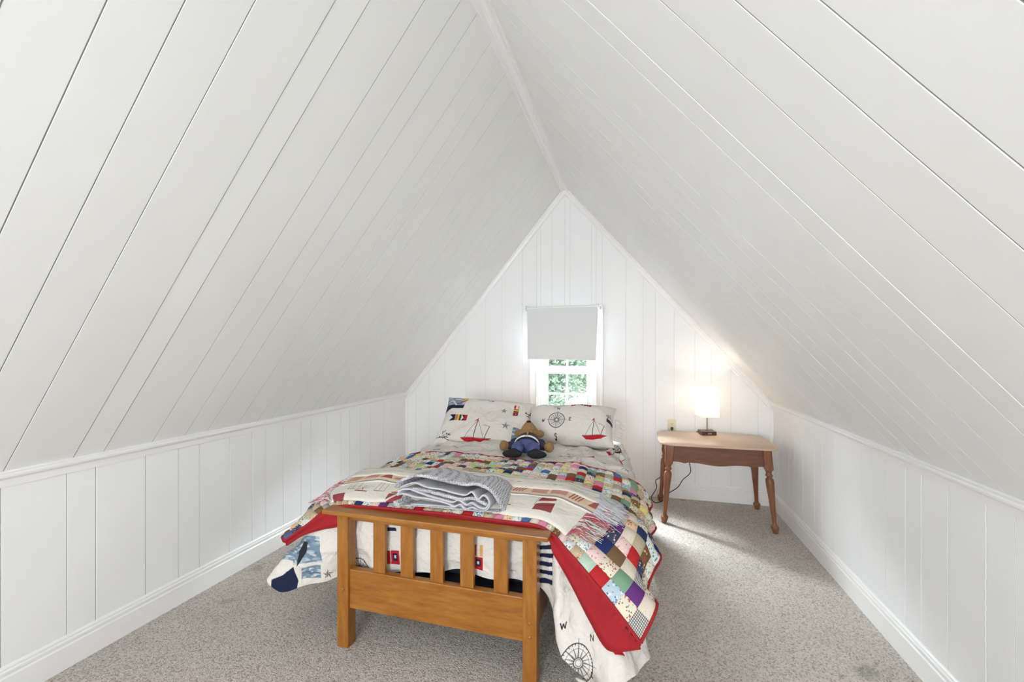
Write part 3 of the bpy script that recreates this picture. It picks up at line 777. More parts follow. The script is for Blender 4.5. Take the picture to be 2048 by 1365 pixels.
# ------------------------------------------------------------------ comforter
# stations round the bed: outward direction, then ring0 / shoulder / middle / hem points
ST = [
 ((1, .2), (-.25, 3.50, .640), (-.10, 3.56, .58), (-.05, 3.58, .40), (-.04, 3.60, .16)),
 ((1, 0), (-.25, 3.10, .640), (-.09, 3.10, .60), (-.01, 3.10, .42), (.01, 3.10, .14)),
 ((1, 0), (-.22, 2.75, .640), (-.05, 2.75, .59), (.02, 2.75, .42), (.045, 2.75, .12)),
 ((1, 0), (-.20, 2.40, .630), (-.04, 2.40, .58), (.02, 2.40, .42), (.04, 2.40, .10)),
 ((1, 0), (-.20, 2.10, .625), (-.05, 2.10, .57), (.00, 2.09, .42), (.02, 2.08, .10)),
 ((1, -.3), (-.24, 1.97, .620), (-.09, 1.90, .55), (-.03, 1.84, .38), (.045, 1.74, .17)),
 ((.7, -.7), (-.28, 1.94, .615), (-.15, 1.83, .55), (-.08, 1.74, .37), (.02, 1.645, .19)),
 ((.4, -.9), (-.34, 1.92, .612), (-.23, 1.81, .555), (-.18, 1.75, .37), (-.11, 1.63, .115)),
 ((.1, -1), (-.39, 1.91, .612), (-.30, 1.805, .56), (-.285, 1.775, .42), (-.245, 1.69, .17)),
 ((0, -1), (-.44, 1.90, .612), (-.375, 1.805, .565), (-.365, 1.795, .46), (-.365, 1.795, .35)),
 ((0, -1), (-.55, 1.90, .612), (-.52, 1.805, .565), (-.52, 1.795, .47), (-.52, 1.80, .375)),
 ((0, -1), (-.72, 1.90, .612), (-.72, 1.805, .57), (-.72, 1.795, .47), (-.72, 1.80, .385)),
 ((0, -1), (-.90, 1.90, .612), (-.92, 1.805, .57), (-.92, 1.795, .47), (-.92, 1.80, .352)),
 ((0, -1), (-1.08, 1.90, .612), (-1.12, 1.805, .57), (-1.12, 1.795, .47), (-1.12, 1.80, .318)),
 ((0, -1), (-1.18, 1.91, .612), (-1.26, 1.81, .56), (-1.27, 1.81, .43), (-1.28, 1.815, .27)),
 ((-.3, -1), (-1.24, 1.92, .612), (-1.36, 1.82, .55), (-1.39, 1.80, .42), (-1.42, 1.80, .245)),
 ((-.7, -.7), (-1.28, 1.94, .615), (-1.43, 1.85, .55), (-1.51, 1.78, .40), (-1.575, 1.74, .215)),
 ((-.9, -.5), (-1.30, 1.98, .620), (-1.47, 1.91, .55), (-1.57, 1.81, .40), (-1.665, 1.74, .255)),
 ((-1, 0), (-1.32, 2.10, .625), (-1.50, 2.08, .56), (-1.56, 2.05, .40), (-1.60, 2.02, .17)),
 ((-1, 0), (-1.32, 2.40, .630), (-1.50, 2.40, .57), (-1.54, 2.40, .40), (-1.56, 2.40, .12)),
 ((-1, 0), (-1.30, 2.75, .640), (-1.47, 2.75, .58), (-1.52, 2.75, .40), (-1.54, 2.75, .12)),
 ((-1, 0), (-1.28, 3.10, .640), (-1.43, 3.10, .59), (-1.50, 3.10, .40), (-1.52, 3.10, .14)),
 ((-1, .2), (-1.26, 3.50, .640), (-1.42, 3.56, .58), (-1.46, 3.58, .40), (-1.47, 3.60, .16)),
]
SP = []; SD = []
for d_, r0, r1, r2, r3 in ST:
    cy = min(max(r0[1], 2.45), 3.1); c0 = (-.76, cy, .648)
    hf = ((c0[0] + r0[0]) / 2, (c0[1] + r0[1]) / 2, .650)
    SP.append([c0, hf, r0, r1, r2, r3]); SD.append(np.array(d_) / np.hypot(*d_))
SP = np.array(SP, float); SD = np.array(SD)
NK, NR = 330, 84
ku = np.linspace(0, len(ST) - 1, NK); ru = np.linspace(0, 5, NR)
G = tensor(SP, ku, ru); Dk = cr_weights(len(ST), ku) @ SD
Nn = -grid_normals(G)
if Nn[NK // 2, 2, 2] < 0: Nn = -Nn
# flattened cloth coordinates
seg = np.linalg.norm(np.diff(G, axis=1), axis=2); arc = np.concatenate([np.zeros((NK, 1)), np.cumsum(seg, 1)], 1)
i0 = int(round(2 / 5 * (NR - 1)))
UV = np.empty((NK, NR, 2)); UV[:, :i0 + 1] = G[:, :i0 + 1, :2]
UV[:, i0:] = G[:, i0:i0 + 1, :2] + Dk[:, None, :] * (arc[:, i0:] - arc[:, i0:i0 + 1])[..., None]
V = G.copy()
per = np.concatenate([[0], np.cumsum(np.linalg.norm(np.diff(G[:, NR - 1], axis=0), axis=1))])
for a in range(NK):
    for b in range(NR):
        p = G[a, b]; f = ru[b]
        sk = max(0, f - 2.6) / 2.4
        # quilting puffs on top, soft folds down the sides
        h = 0.014 * fbm(p, 5.5) + 0.006 * fbm(p, 14, 3.1)
        ridg = 1 - abs(fbm((p[0] * .5, p[1] * 1.6, p[2]), 7.0, 9.2)) * 2
        h += 0.034 * max(0, ridg - .5) * (2.0 if p[1] > 2.6 else .5) + (.012 * fbm((p[0] * .6, p[1] * 2.2, 0), 6, 4.4) if p[1] > 2.6 else 0)
        h += sk * (0.022 * math.sin(per[a] * 19 + 1.5 * math.sin(per[a] * 6)) + 0.012 * math.sin(per[a] * 41 + 1) * fbm(p, 3, 5))
        if 1.85 < p[1] < 2.7 and f < 3.6: h -= 0.004
        q = p + Nn[a, b] * h
        if ku[a] > 9 and ku[a] < 14 and q[1] < 1.90 and f > 2.2: q[1] = max(q[1], 1.786)
        if f > 4.6: q[2] -= 0.006 * math.sin(per[a] * 30)
        q[2] = max(q[2], 0.02)
        V[a, b] = q
cv = Canvas(-2.35, 1.05, 0.85, 3.75, 520, CREAM)
def CPI(kind, uv, ex, ey, sx, sy, args=()):
    return (kind, uv, (ex[0] * sx, ex[1] * sx), (ey[0] * sy, ey[1] * sy), args)
CP = [
 CPI('sea', (-1.4938, 1.6484), (.0048, -.0015), (-.0004, .0026), 25, 25, (False, 11)),
 CPI('sea', (-1.4575, 1.5266), (.0042, -.0011), (.0003, .0030), 18, 10, (False, 12)),
 CPI('sea', (-1.655, 1.70), (.0043, -.0025), (-.001, .0033), 17, 12, (False, 13)),
 CPI('poly', (-1.50, 1.66), (.0048, -.0015), (-.0004, .0026), 1, 1, ([(-5, 12), (6, 10), (2, -8), (-10, -26), (-18, -34), (-12, -12), (-14, -6)], INK)),
 ('poly', (0, 0), (1, 0), (0, 1), ([(-1.76, 1.62), (-1.60, 1.61), (-1.56, 1.52), (-1.60, 1.40), (-1.80, 1.42)], NAVY)),
 CPI('star', (-1.3336, 1.485), (.0032, -.0006), (.0002, .0026), 11, 9),
 CPI('compass', (-1.145, 1.525), (.0020, 0), (0, .0024), 19, 19, (False, .06)),
 CPI('flags', (-1.061, 1.585), (.0018, 0), (.0001, .0025), 20, 26, (['b', 'b'],)),
 CPI('poly', (-.952, 1.6038), (.0020, 0), (0, .0024), 1, 1, ([(-2, 14), (8, 0), (4, -16), (-4, -6)], RED)),
 CPI('scribble', (-.905, 1.575), (.0020, 0), (0, .0024), 9, 6, (4,)),
 CPI('rect', (-1.0331, 1.7449), (.0019, 0), (0, .0022), 1, 1, (-18, -4, 18, 4, NAVY)),
 ('flags', (-.665, 1.735), (0, -.0022 * 24), (.0018 * 20, 0), (['h', 'b'],)),
 CPI('stripes', (-.462, 1.585), (.0020, .0001), (.0001, .0021), 30, 82, (5,)),
 CPI('sea', (-.56, 1.60), (.0018, 0), (0, .0021), 8, 14, (False, 6)),
 CPI('compass', (-.2523, 1.345), (.0033, .0007), (.0001, .0018), 33, 36, (False, .045)),
 CPI('line', (-.335, 1.458), (.0034, .001), (.0001, .0018), 8, 12, ([(-.5, .5), (-.3, -.5), (0, .3), (.3, -.5), (.5, .5)], .22, INK)),
 CPI('line', (-.1407, 1.462), (.0040, .0015), (.0001, .0018), 7, 12, ([(-.4, -.5), (-.4, .5), (.4, -.5), (.4, .5)], .22, INK)),
 CPI('line', (-.155, 1.335), (.0035, .001), (.0001, .0018), 6, 10, ([(.3, .5), (-.3, .5), (-.3, -.5), (.3, -.5)], .2, INK)),
 CPI('poly', (.036, 1.4946), (.0028, .0015), (0, .0023), 1, 1, ([(-20, 8), (4, 2), (14, -8), (-6, -6)], RED)),
 CPI('sea', (-.3641, 3.155), (.00345, .0003), (-.0008, .0068), 13, 10, (True, 14)),
 CPI('compass', (-.13, 3.18), (.0036, .0010), (-.001, .0075), 13, 10, (False, .09)),
 CPI('boat', (-.12, 2.985), (.0045, -.004), (.001, .0085), 13, 8),
 CPI('scribble', (-.425, 2.8568), (.0032, .0004), (-.0012, .008), 14, 5, (3,)),
 CPI('poly', (-.2686, 2.8833), (.003, .001), (-.0008, .0077), 1, 1, ([(-14, 0), (8, 3), (10, -2), (-4, -3)], RED)),
 CPI('line', (-.2, 2.82), (.003, .001), (-.0008, .0077), 1, 1, ([(-10, 3), (10, -4)], 1.2, INK)),
 CPI('boat', (-.3235, 2.70), (.0029, .001), (-.0009, .007), 8, 5),
 CPI('scribble', (-1.2841, 2.78), (.0033, .001), (-.003, .010), 10, 5, (8,)),
 CPI('boat', (-1.05, 3.02), (.0038, 0), (-.001, .009), 20, 4),
 CPI('line', (-1.15, 2.95), (.0038, 0), (-.001, .009), 1, 1, ([(-5, 0), (22, 2)], 1.2, RED)),
 CPI('star', (-.5515, 1.63), (.0017, 0), (0, .0021), 7, 8),
 CPI('scribble', (-.05, 2.72), (.0036, .002), (-.002, .006), 8, 6, (15,)),
 CPI('compass', (-.02, 2.45), (.0036, 0), (0, .006), 14, 14, (False, .06)),
 CPI('flags', (.10, 2.2), (.0036, 0), (0, .006), 14, 8, (['s', 'b'],)),
]
draw_all(cv, CP)
M['comforter'] = print_mat('nautical_print_cotton', cv, back=NAVY)
cf = mesh_obj('comforter', V.reshape(-1, 3), grid_faces(NK, NR), M['comforter'], None, True, UV.reshape(-1, 2))
bm = bmesh.new(); bm.from_mesh(cf.data); bmesh.ops.recalc_face_normals(bm, faces=bm.faces[:])
if sum(f.normal.z for f in bm.faces) < 0: bmesh.ops.reverse_faces(bm, faces=bm.faces[:])
bm.to_mesh(cf.data); bm.free()
mb = MB()
mb.tube([(-.20, 1.62, .150), (-.165, 1.595, .152), (-.13, 1.600, .135), (-.09, 1.590, .12)], [.004, .010, .008, .003], 7)
mb.tube([(-.15, 1.600, .165), (-.14, 1.590, .145), (-.125, 1.585, .12)], [.008, .012, .004], 7)
mb.build('tie_ribbon', M['belt_cloth'] if 'belt_cloth' in M else simple('white_tie_cotton', (.70, .69, .66), .85), cf, True)
tag(cf, 'white nautical print comforter with compasses, boats and signal flags', 'comforter')

# ------------------------------------------------------------------ patchwork quilt
QR = [
 # foot hem
 [(-1.582, 1.75, .423), (-1.462, 1.762, .512), (-1.369, 1.776, .585), (-1.249, 1.778, .612), (-.995, 1.778, .620), (-.757, 1.778, .622), (-.532, 1.776, .618), (-.353, 1.768, .610), (-.238, 1.73, .535), (-.102, 1.68, .426), (.022, 1.62, .315)],
 [(-1.655, 1.84, .41), (-1.590, 1.86, .495), (-1.47, 1.865, .590), (-1.27, 1.86, .635), (-1.0, 1.86, .645), (-.757, 1.86, .647), (-.53, 1.86, .643), (-.33, 1.85, .630), (-.19, 1.82, .565), (-.035, 1.745, .480), (.075, 1.70, .40)],
 [(-1.675, 1.95, .42), (-1.62, 1.95, .52), (-1.50, 1.95, .602), (-1.28, 1.95, .65), (-1.0, 1.95, .665), (-.757, 1.95, .667), (-.53, 1.95, .66), (-.31, 1.95, .650), (-.13, 1.92, .595), (.005, 1.86, .525), (.055, 1.80, .425)],
 [(-1.62, 2.06, .43), (-1.58, 2.05, .53), (-1.48, 2.05, .615), (-1.28, 2.05, .655), (-1.0, 2.05, .67), (-.757, 2.05, .672), (-.53, 2.05, .665), (-.30, 2.05, .652), (-.10, 2.04, .605), (.025, 2.01, .55), (.075, 1.97, .450)],
 [(-1.60, 2.28, .43), (-1.56, 2.27, .53), (-1.47, 2.26, .62), (-1.27, 2.26, .657), (-1.0, 2.25, .672), (-.757, 2.25, .675), (-.53, 2.25, .668), (-.30, 2.25, .655), (-.09, 2.25, .61), (.035, 2.25, .55), (.075, 2.24, .450)],
 [(-1.58, 2.48, .43), (-1.54, 2.48, .53), (-1.46, 2.46, .62), (-1.26, 2.48, .66), (-1.0, 2.47, .674), (-.757, 2.46, .676), (-.53, 2.46, .669), (-.30, 2.46, .658), (-.09, 2.46, .615), (.03, 2.46, .55), (.07, 2.46, .450)],
 [(-1.56, 2.74, .43), (-1.52, 2.73, .53), (-1.44, 2.72, .62), (-1.24, 2.66, .662), (-1.0, 2.61, .674), (-.757, 2.575, .676), (-.53, 2.565, .670), (-.30, 2.57, .66), (-.10, 2.60, .618), (.02, 2.64, .55), (.065, 2.65, .450)],
]
QP = np.array(QR, float)
nr_, nc_ = QP.shape[:2]
# arc-length parameters across and along
uu = np.linspace(0, nc_ - 1, 400); row = tensor(QP, [3.0], uu)[0]
su = np.concatenate([[0], np.cumsum(np.linalg.norm(np.diff(row, axis=0), axis=1))])
vv_ = np.linspace(0, nr_ - 1, 200); colm = tensor(QP, vv_, [5.0])[:, 0]
sv = np.concatenate([[0], np.cumsum(np.linalg.norm(np.diff(colm, axis=0), axis=1))])
PS = 0.0465
NCU = int(round(su[-1] / PS)); NCV = int(round(sv[-1] / PS))
def QU(s): return np.interp(s, np.linspace(0, NCU, 400) * 0 + su / su[-1] * NCU, uu)     # s in patches across
def QV(s): return np.interp(s, sv / sv[-1] * NCV, vv_)
def quilt_surface(a, b, lift=0.0):
    """a: patches along (0=foot), b: patches across (0=left hem); returns grid of points with wrinkles"""
    ga = QV(np.asarray(a, float)); gb = QU(np.asarray(b, float))
    G = tensor(QP, ga, gb); e = 1e-3
    du = tensor(QP, np.clip(ga + e, 0, nr_ - 1), gb) - tensor(QP, np.clip(ga - e, 0, nr_ - 1), gb)
    dv = tensor(QP, ga, np.clip(gb + e, 0, nc_ - 1)) - tensor(QP, ga, np.clip(gb - e, 0, nc_ - 1))
    n = np.cross(dv, du); n /= np.linalg.norm(n, axis=2, keepdims=True)
    for i in range(G.shape[0]):
        for j in range(G.shape[1]):
            p = G[i, j]
            h = 0.012 * fbm(p, 5.0, 2.2) + 0.008 * fbm(p, 11, 7.7)
            k_ = abs(b[j] / NCU - .5) * 2
            if k_ > .72: h += (k_ - .72) * 0.10 * math.sin(a[i] * 1.15 + 1.0)
            h *= min(1, a[i] / 3 + .15)
            G[i, j] = p + n[i, j] * (h + lift + 0.010)
    return G, n
quilt = empty('patchwork_quilt', (-0.76, 1.77, 0.6)); tag(quilt, 'colourful patchwork quilt with red backing spread over the bed foot', 'quilt')
QO = Vector(quilt.location)
def loc_(a, o=QO): return np.asarray(a).reshape(-1, 3) - np.array(o)
# fabrics
def fabric(name, base, cols=(), scale=60, cover=.35, kind='spots'):
    m, nt, b = new_mat(name); b.inputs['Roughness'].default_value = .85; b.inputs['Specular IOR Level'].default_value = .2
    uv = N(nt, 'ShaderNodeUVMap'); uv.uv_map = 'uv'; vec = uv.outputs[0]
    rgb = N(nt, 'ShaderNodeRGB'); rgb.outputs[0].default_value = (*base, 1); out = rgb.outputs[0]
    if kind == 'spots':
        for i, c in enumerate(cols):
            mp = N(nt, 'ShaderNodeMapping'); mp.inputs['Location'].default_value = (i * 3.7, i * 1.9, 0); nt.links.new(vec, mp.inputs[0])
            vo = N(nt, 'ShaderNodeTexVoronoi'); vo.inputs['Scale'].default_value = scale * (1 + .35 * i); nt.links.new(mp.outputs[0], vo.inputs['Vector'])
            nz_ = noise_tex(nt, mp.outputs[0], scale * 4, 2); ad = N(nt, 'ShaderNodeMath', operation='MULTIPLY_ADD'); ad.inputs[1].default_value = .35
            nt.links.new(nz_.outputs[0], ad.inputs[0]); nt.links.new(vo.outputs['Distance'], ad.inputs[2])
            lt = N(nt, 'ShaderNodeMath', operation='LESS_THAN'); lt.inputs[1].default_value = cover + .17; nt.links.new(ad.outputs[0], lt.inputs[0])
            x = N(nt, 'ShaderNodeMix', data_type='RGBA'); nt.links.new(lt.outputs[0], x.inputs[0]); nt.links.new(out, x.inputs[6]); x.inputs[7].default_value = (*c, 1); out = x.outputs[2]
    elif kind == 'plaid':
        for i, c in enumerate(cols):
            for ax in (0, 1):
                wv = N(nt, 'ShaderNodeTexWave'); wv.wave_type = 'BANDS'; wv.bands_direction = 'X' if ax == 0 else 'Y'; wv.inputs['Scale'].default_value = scale * (1 + i * .7); nt.links.new(vec, wv.inputs['Vector'])
                gt = N(nt, 'ShaderNodeMath', operation='GREATER_THAN'); gt.inputs[1].default_value = 1 - cover; nt.links.new(wv.outputs['Fac'], gt.inputs[0])
                ml = N(nt, 'ShaderNodeMath', operation='MULTIPLY'); ml.inputs[1].default_value = .7; nt.links.new(gt.outputs[0], ml.inputs[0])
                x = N(nt, 'ShaderNodeMix', data_type='RGBA'); nt.links.new(ml.outputs[0], x.inputs[0]); nt.links.new(out, x.inputs[6]); x.inputs[7].default_value = (*c, 1); out = x.outputs[2]
    nt.links.new(out, b.inputs['Base Color']); return m
FB = [
 fabric('navy_cotton', (.018, .028, .11)), fabric('red_cotton', (.42, .02, .025)), fabric('purple_cotton', (.11, .03, .16)), fabric('lime_cotton', (.42, .60, .18)),
 fabric('sage_cotton', (.17, .30, .20)), fabric('pink_cotton', (.62, .22, .33)), fabric('blue_cotton', (.06, .13, .32)), fabric('mint_cotton', (.42, .56, .46), ((.6, .62, .55),), 120, .25), fabric('brown_cotton', (.16, .095, .045)),
 fabric('cream_rose_print', (.68, .61, .50), ((.45, .06, .08), (.12, .22, .08)), 95, .28), fabric('white_blue_print', (.70, .72, .70), ((.08, .22, .35), (.2, .4, .45)), 80, .30),
 fabric('yellow_floral_print', (.66, .56, .20), ((.75, .70, .5), (.5, .33, .06)), 75, .3), fabric('brown_floral_print', (.14, .08, .04), ((.55, .42, .2), (.35, .07, .04)), 90, .3),
 fabric('tan_print', (.52, .40, .26), ((.3, .12, .07), (.7, .62, .48)), 85, .28), fabric('pale_pink_print', (.72, .53, .50), ((.6, .2, .26), (.75, .7, .64)), 90, .25),
 fabric('white_green_print', (.68, .70, .62), ((.18, .36, .16), (.5, .2, .25)), 90, .28), fabric('navy_floral_print', (.04, .05, .09), ((.55, .55, .55), (.35, .1, .15)), 90, .25),
 fabric('brown_plaid', (.34, .25, .15), ((.08, .05, .03), (.62, .55, .4)), 60, .35, 'plaid'), fabric('black_check', (.68, .66, .6), ((.03, .03, .04),), 62, .45, 'plaid'),
 fabric('cream_cotton', (.62, .55, .45), ((.4, .2, .18),), 150, .12), fabric('sky_print', (.42, .52, .58), ((.68, .68, .64), (.12, .2, .35)), 75, .28), fabric('cream_brown_print', (.66, .60, .48), ((.25, .12, .05), (.1, .12, .1)), 100, .3),
 fabric('peach_print', (.66, .45, .30), ((.45, .15, .08), (.72, .66, .5)), 80, .3)]
FWT = [4, 4, 2, 2, 3, 4, 3, 3, 4, 11, 10, 4, 7, 8, 9, 9, 7, 6, 4, 5, 4, 10, 7]
R2 = random.Random(21)
S_ = 5
def patch_geo(a, b):
    e = 0.0
    la = np.linspace(a, a + 1, S_); lb = np.linspace(b, b + 1, S_)
    Gq, n = quilt_surface(la, lb)
    x = np.linspace(-1, 1, S_)
    puff = (1 - np.abs(x[:, None]) ** 2.6) * (1 - np.abs(x[None, :]) ** 2.6)
    Gq = Gq + n * (puff * 0.009 - 0.0014)[..., None]
    uv = np.stack(np.meshgrid(la * PS, lb * PS, indexing='ij'), -1).reshape(-1, 2) + (a * 7.3 % 3, b * 5.1 % 3)
    return loc_(Gq), uv
camv = np.array([0, 0, H]); plist = []
for a in range(NCV):
    for b in range(NCU):
        g, uv = patch_geo(a, b); ctr = g.mean(0) + np.array(QO)
        dd = camv - ctr; dist = np.linalg.norm(dd); n_ = np.cross(g[4] - g[0], g[20] - g[0]); ar = abs(np.dot(n_, dd / dist)) / dist ** 2
        if b < 4: ar *= .3
        hidden = (1 <= a <= 6 and 6 < b < NCU - 9)
        plist.append((ar * (.2 if hidden else 1), a, b, g, uv, R2.choices(range(len(FB)), FWT)[0]))
plist.sort(key=lambda t: -t[0])
pf = grid_faces(S_, S_)
for ar, a, b, g, uv, fi in plist[:300]:
    mesh_obj('patch', g, pf, FB[fi], quilt, True, uv)
rv, rf, ru_, rm = [], [], [], []
for ar, a, b, g, uv, fi in plist[300:]:
    o_ = len(rv); rv += list(g); ru_ += list(uv); rf += [tuple(q + o_ for q in f) for f in pf]; rm += [fi] * len(pf)
po = mesh_obj('patchwork', rv, rf, FB, quilt, True, ru_, rm); tag(po, 'smaller looking patches at the far and left side of the quilt', kind='stuff')
# red backing, binding along the hems and the folded-over red flap at the foot
M['red_back'] = simple('red_quilt_backing', (.31, .005, .011), .85, var=.08, vscale=25, bmp=.3, bscale=40, bdist=.003)
M['red_bind'] = simple('red_binding', (.29, .006, .011), .8, bmp=.6, bscale=160, bdist=.002)
la = np.linspace(0, NCV, NCV * 3 + 1); lb = np.linspace(0, NCU, NCU * 3 + 1)
Gb, nb = quilt_surface(la, lb, -0.0032)
mesh_obj('backing', loc_(Gb), [f[::-1] for f in grid_faces(len(la), len(lb))], M['red_back'], quilt, True)
Gh, nh = quilt_surface(la, lb, 0.001)
mb = MB(); mb.tube(loc_(Gh[0]), 0.0065, 8); mb.tube(loc_(Gh[-1]), 0.005, 8); mb.tube(loc_(Gh[:, 0]), 0.006, 8); mb.tube(loc_(Gh[:, -1]), 0.006, 8)
mb.build('binding', M['red_bind'], quilt, True)
flp = np.array([(-1.580, 1.752, .417), (-1.502, 1.768, .468), (-1.413, 1.780, .498), (-1.344, 1.786, .515), (-1.27, 1.786, .54), (-1.20, 1.778, .598), (-.848, 1.776, .608), (-.531, 1.773, .604), (-.341, 1.764, .590), (-.300, 1.75, .528), (-.219, 1.73, .411), (-.158, 1.70, .322), (-.109, 1.66, .272), (-.067, 1.64, .261), (.022, 1.622, .300)])
hm_b = np.interp([0, 1, 2, 3, 4, 5, 6, 7, 8, 9, 10, 11], [0, 2, 4, 6, 8, 11], [0, 3, 10, 20, 24, NCU])
# pair flap edge points with the nearest hem position by x
hemx = Gh[0][:, 0]
nf = 140; fu = np.linspace(0, len(flp) - 1, nf); FE = cr_weights(len(flp), fu) @ flp
rows_ = []
for i in range(nf):
    t = i / (nf - 1)
    # hem point at equal share of arc, blended so that both ends meet
    xs = FE[i, 0]; target = np.interp(xs, [-1.580, -.341, -.300, -.219, -.158, -.109, -.067, .022], [-1.582, -.353, -.29, -.19, -.10, -.045, -.01, .022])
    j = int(np.argmin(np.abs(hemx - target)))
    hp = Gh[0][j]
    cols_ = []
    for q in range(6):
        f = q / 5; p = hp * (1 - f) + FE[i] * f
        p = p + np.array([0, .006 * math.sin(PI * f) + .002 * math.sin(i * .35) * f, 0])
        cols_.append(p)
    rows_.append(cols_)
FG = np.array(rows_)
fl = mesh_obj('red_flap', loc_(FG), grid_faces(nf, 6), M['red_back'], quilt, True); fl['label'] = 'plain red turned edge of the quilt'
md = fl.modifiers.new('thick', 'SOLIDIFY'); md.thickness = .006; md.offset = -1
mb = MB(); mb.tube(loc_(FG[:, 5]), 0.006, 8); mb.build('binding', M['red_bind'], quilt, True)

# ------------------------------------------------------------------ tapestry throw lying over the quilt
thr = empty('tapestry_throw', (-0.8, 1.95, 0.66)); tag(thr, 'folded cream and red tapestry throw with fringe under the grey blanket', 'throw')
TO = Vector(thr.location)
tcan = Canvas(0, 0, 1.6, 0.42, 700, (.66, .63, .56))
MAROON = (.26, .05, .06); ROSE = (.50, .26, .23); PEACH = (.66, .50, .36)
def tb(c):
    # v: 0 front edge .. .42 back
    c.T = None
    # front cloth: boats, fish, lighthouses in thin lines
    for x0, k in ((.12, 0), (.30, 1), (1.05, 2), (1.30, 3)):
        c.line([(x0, .05), (x0 + .02, .12), (x0 + .06, .13), (x0 + .07, .05), (x0, .05)], .003, (.2, .18, .2)); c.line([(x0 + .03, .05), (x0 + .035, .14)], .003, (.2, .18, .2))
    for x0 in (.2, .45, .75, 1.1): 
        c.line([(x0, .045), (x0 + .015, .06), (x0 + .03, .045)], .003, MAROON); c.line([(x0 - .02, .042), (x0 + .06, .04)], .005, MAROON); c.line([(x0 + .02, .04), (x0 + .025, .075)], .003, MAROON)
    for x0 in (.36, .72): c.line([(x0, .11), (x0 + .012, .12), (x0 + .02, .10)], .002, (.2, .2, .3))
    c.poly([(1.30, .03), (1.33, .12), (1.40, .12), (1.42, .03)], MAROON); c.line([(1.31, .06), (1.41, .08)], .012, (.66, .6, .5)); c.line([(1.30, .12), (1.33, .16), (1.40, .16), (1.41, .12)], .003, MAROON)
    c.rect(0.03, .0, 0.12, .03, MAROON); c.rect(.42, 0, .52, .035, MAROON); c.line([(.42, .0), (.5, .04)], .010, (.66, .6, .5))
    # banner band
    c.rect(0, .19, 1.6, .27, PEACH)
    c.line([(0, .19), (1.6, .19)], .004, (.16, .16, .18)); c.line([(0, .272), (1.6, .272)], .004, (.16, .16, .18))
    x = .02; R = random.Random(4)
    while x < 1.55:
        k = R.randrange(4)
        if k == 0: c.poly([(x, .205), (x + .04, .255), (x + .08, .205)], (.36, .10, .10)); x += .09
        elif k == 1:
            for q in range(4): c.line([(x + q * .018, .205), (x + .03 + q * .018, .255)], .008, (.36, .10, .10))
            x += .11
        elif k == 2: c.rect(x, .205, x + .09, .255, ROSE); x += .11
        else: c.rect(x, .235, x + .05, .255, ROSE); c.rect(x, .205, x + .05, .22, ROSE); x += .065
    for q in range(60):
        xx = R.uniform(.02, 1.58); c.line([(xx, .33), (xx + .012, .335)], .003, (.2, .22, .3))
    c.line([(0, .375), (1.6, .37)], .004, (.25, .27, .32))
tb(tcan)
M['throw'] = print_mat('tapestry_weave', tcan, creases=0.012)
def a_of_y(y): return np.interp(y, np.interp(np.linspace(0, NCV, 60), np.linspace(0, NCV, 60), quilt_surface(np.linspace(0, NCV, 60), [NCU / 2])[0][:, 0, 1]), np.linspace(0, NCV, 60))
def b_of_x(x):
    s_ = np.linspace(0, NCU, 120); g_ = quilt_surface([NCV * .3], s_)[0][0]; return float(np.interp(x, g_[:, 0], s_))
def layer(name, x0, x1, y0, y1, lift, v0, v1, thick=.006, wav=.004, seed=0.0, roll=0.0, skew0=0.0, skew1=0.0):
    nb_, na_ = 150, 16
    B0, B1 = b_of_x(x0), b_of_x(x1); A0, A1 = float(a_of_y(y0)), float(a_of_y(y1))
    la = np.linspace(A0, A1, na_); lb = np.linspace(B0, B1, nb_)
    Gt, nt_ = quilt_surface(la, lb, lift)
    for i in range(na_):
        f = i / (na_ - 1)
        for j in range(nb_):
            p = Gt[i, j]; g = j / (nb_ - 1)
            edge = min(f, 1 - f)
            h = wav * fbm(p, 9, seed) + .006 * (1 - math.exp(-edge * 12)) * 1.0
            p = p + nt_[i, j] * h; p[1] += skew0 * g * (1 - f) + skew1 * g * f + .006 * fbm((p[0], seed, 0), 6)
            Gt[i, j] = p
    top = Gt; bot = Gt - nt_ * thick
    uv = np.stack(np.meshgrid(np.linspace(v0, v1, na_), np.linspace(0, 1.6, nb_), indexing='ij')[::-1], -1).reshape(-1, 2)
    vs = np.concatenate([loc_(top, TO), loc_(bot, TO)]); n0 = na_ * nb_
    fs = [f[::-1] for f in grid_faces(na_, nb_)] + [tuple(q + n0 for q in f) for f in grid_faces(na_, nb_)]
    rim = [i * nb_ for i in range(na_)] + [(na_ - 1) * nb_ + j for j in range(1, nb_)] + [i * nb_ + nb_ - 1 for i in range(na_ - 2, -1, -1)] + [j for j in range(nb_ - 2, 0, -1)]
    for q in range(len(rim)):
        a, b = rim[q], rim[(q + 1) % len(rim)]; fs.append((a, b, b + n0, a + n0))
    mesh_obj(name, vs, fs, M['throw'], thr, True, np.concatenate([uv, uv]))
    return top
LA = layer('front_fold', -1.44, -.17, 1.805, 2.06, .010, 0.0, .17, seed=1.1)
LB = layer('banner_band', -1.41, -.15, 1.945, 2.09, .019, .185, .28, seed=2.4, wav=.006)
LC = layer('back_fold', -1.42, -.16, 2.02, 2.15, .027, .29, .40, seed=3.7, wav=.006)
M['fringe_blue'] = simple('blue_grey_fringe', (.42, .44, .50), .9); M['fringe_red'] = simple('red_fringe', (.45, .10, .13), .9); M['fringe_white'] = simple('white_fringe', (.62, .61, .60), .9)
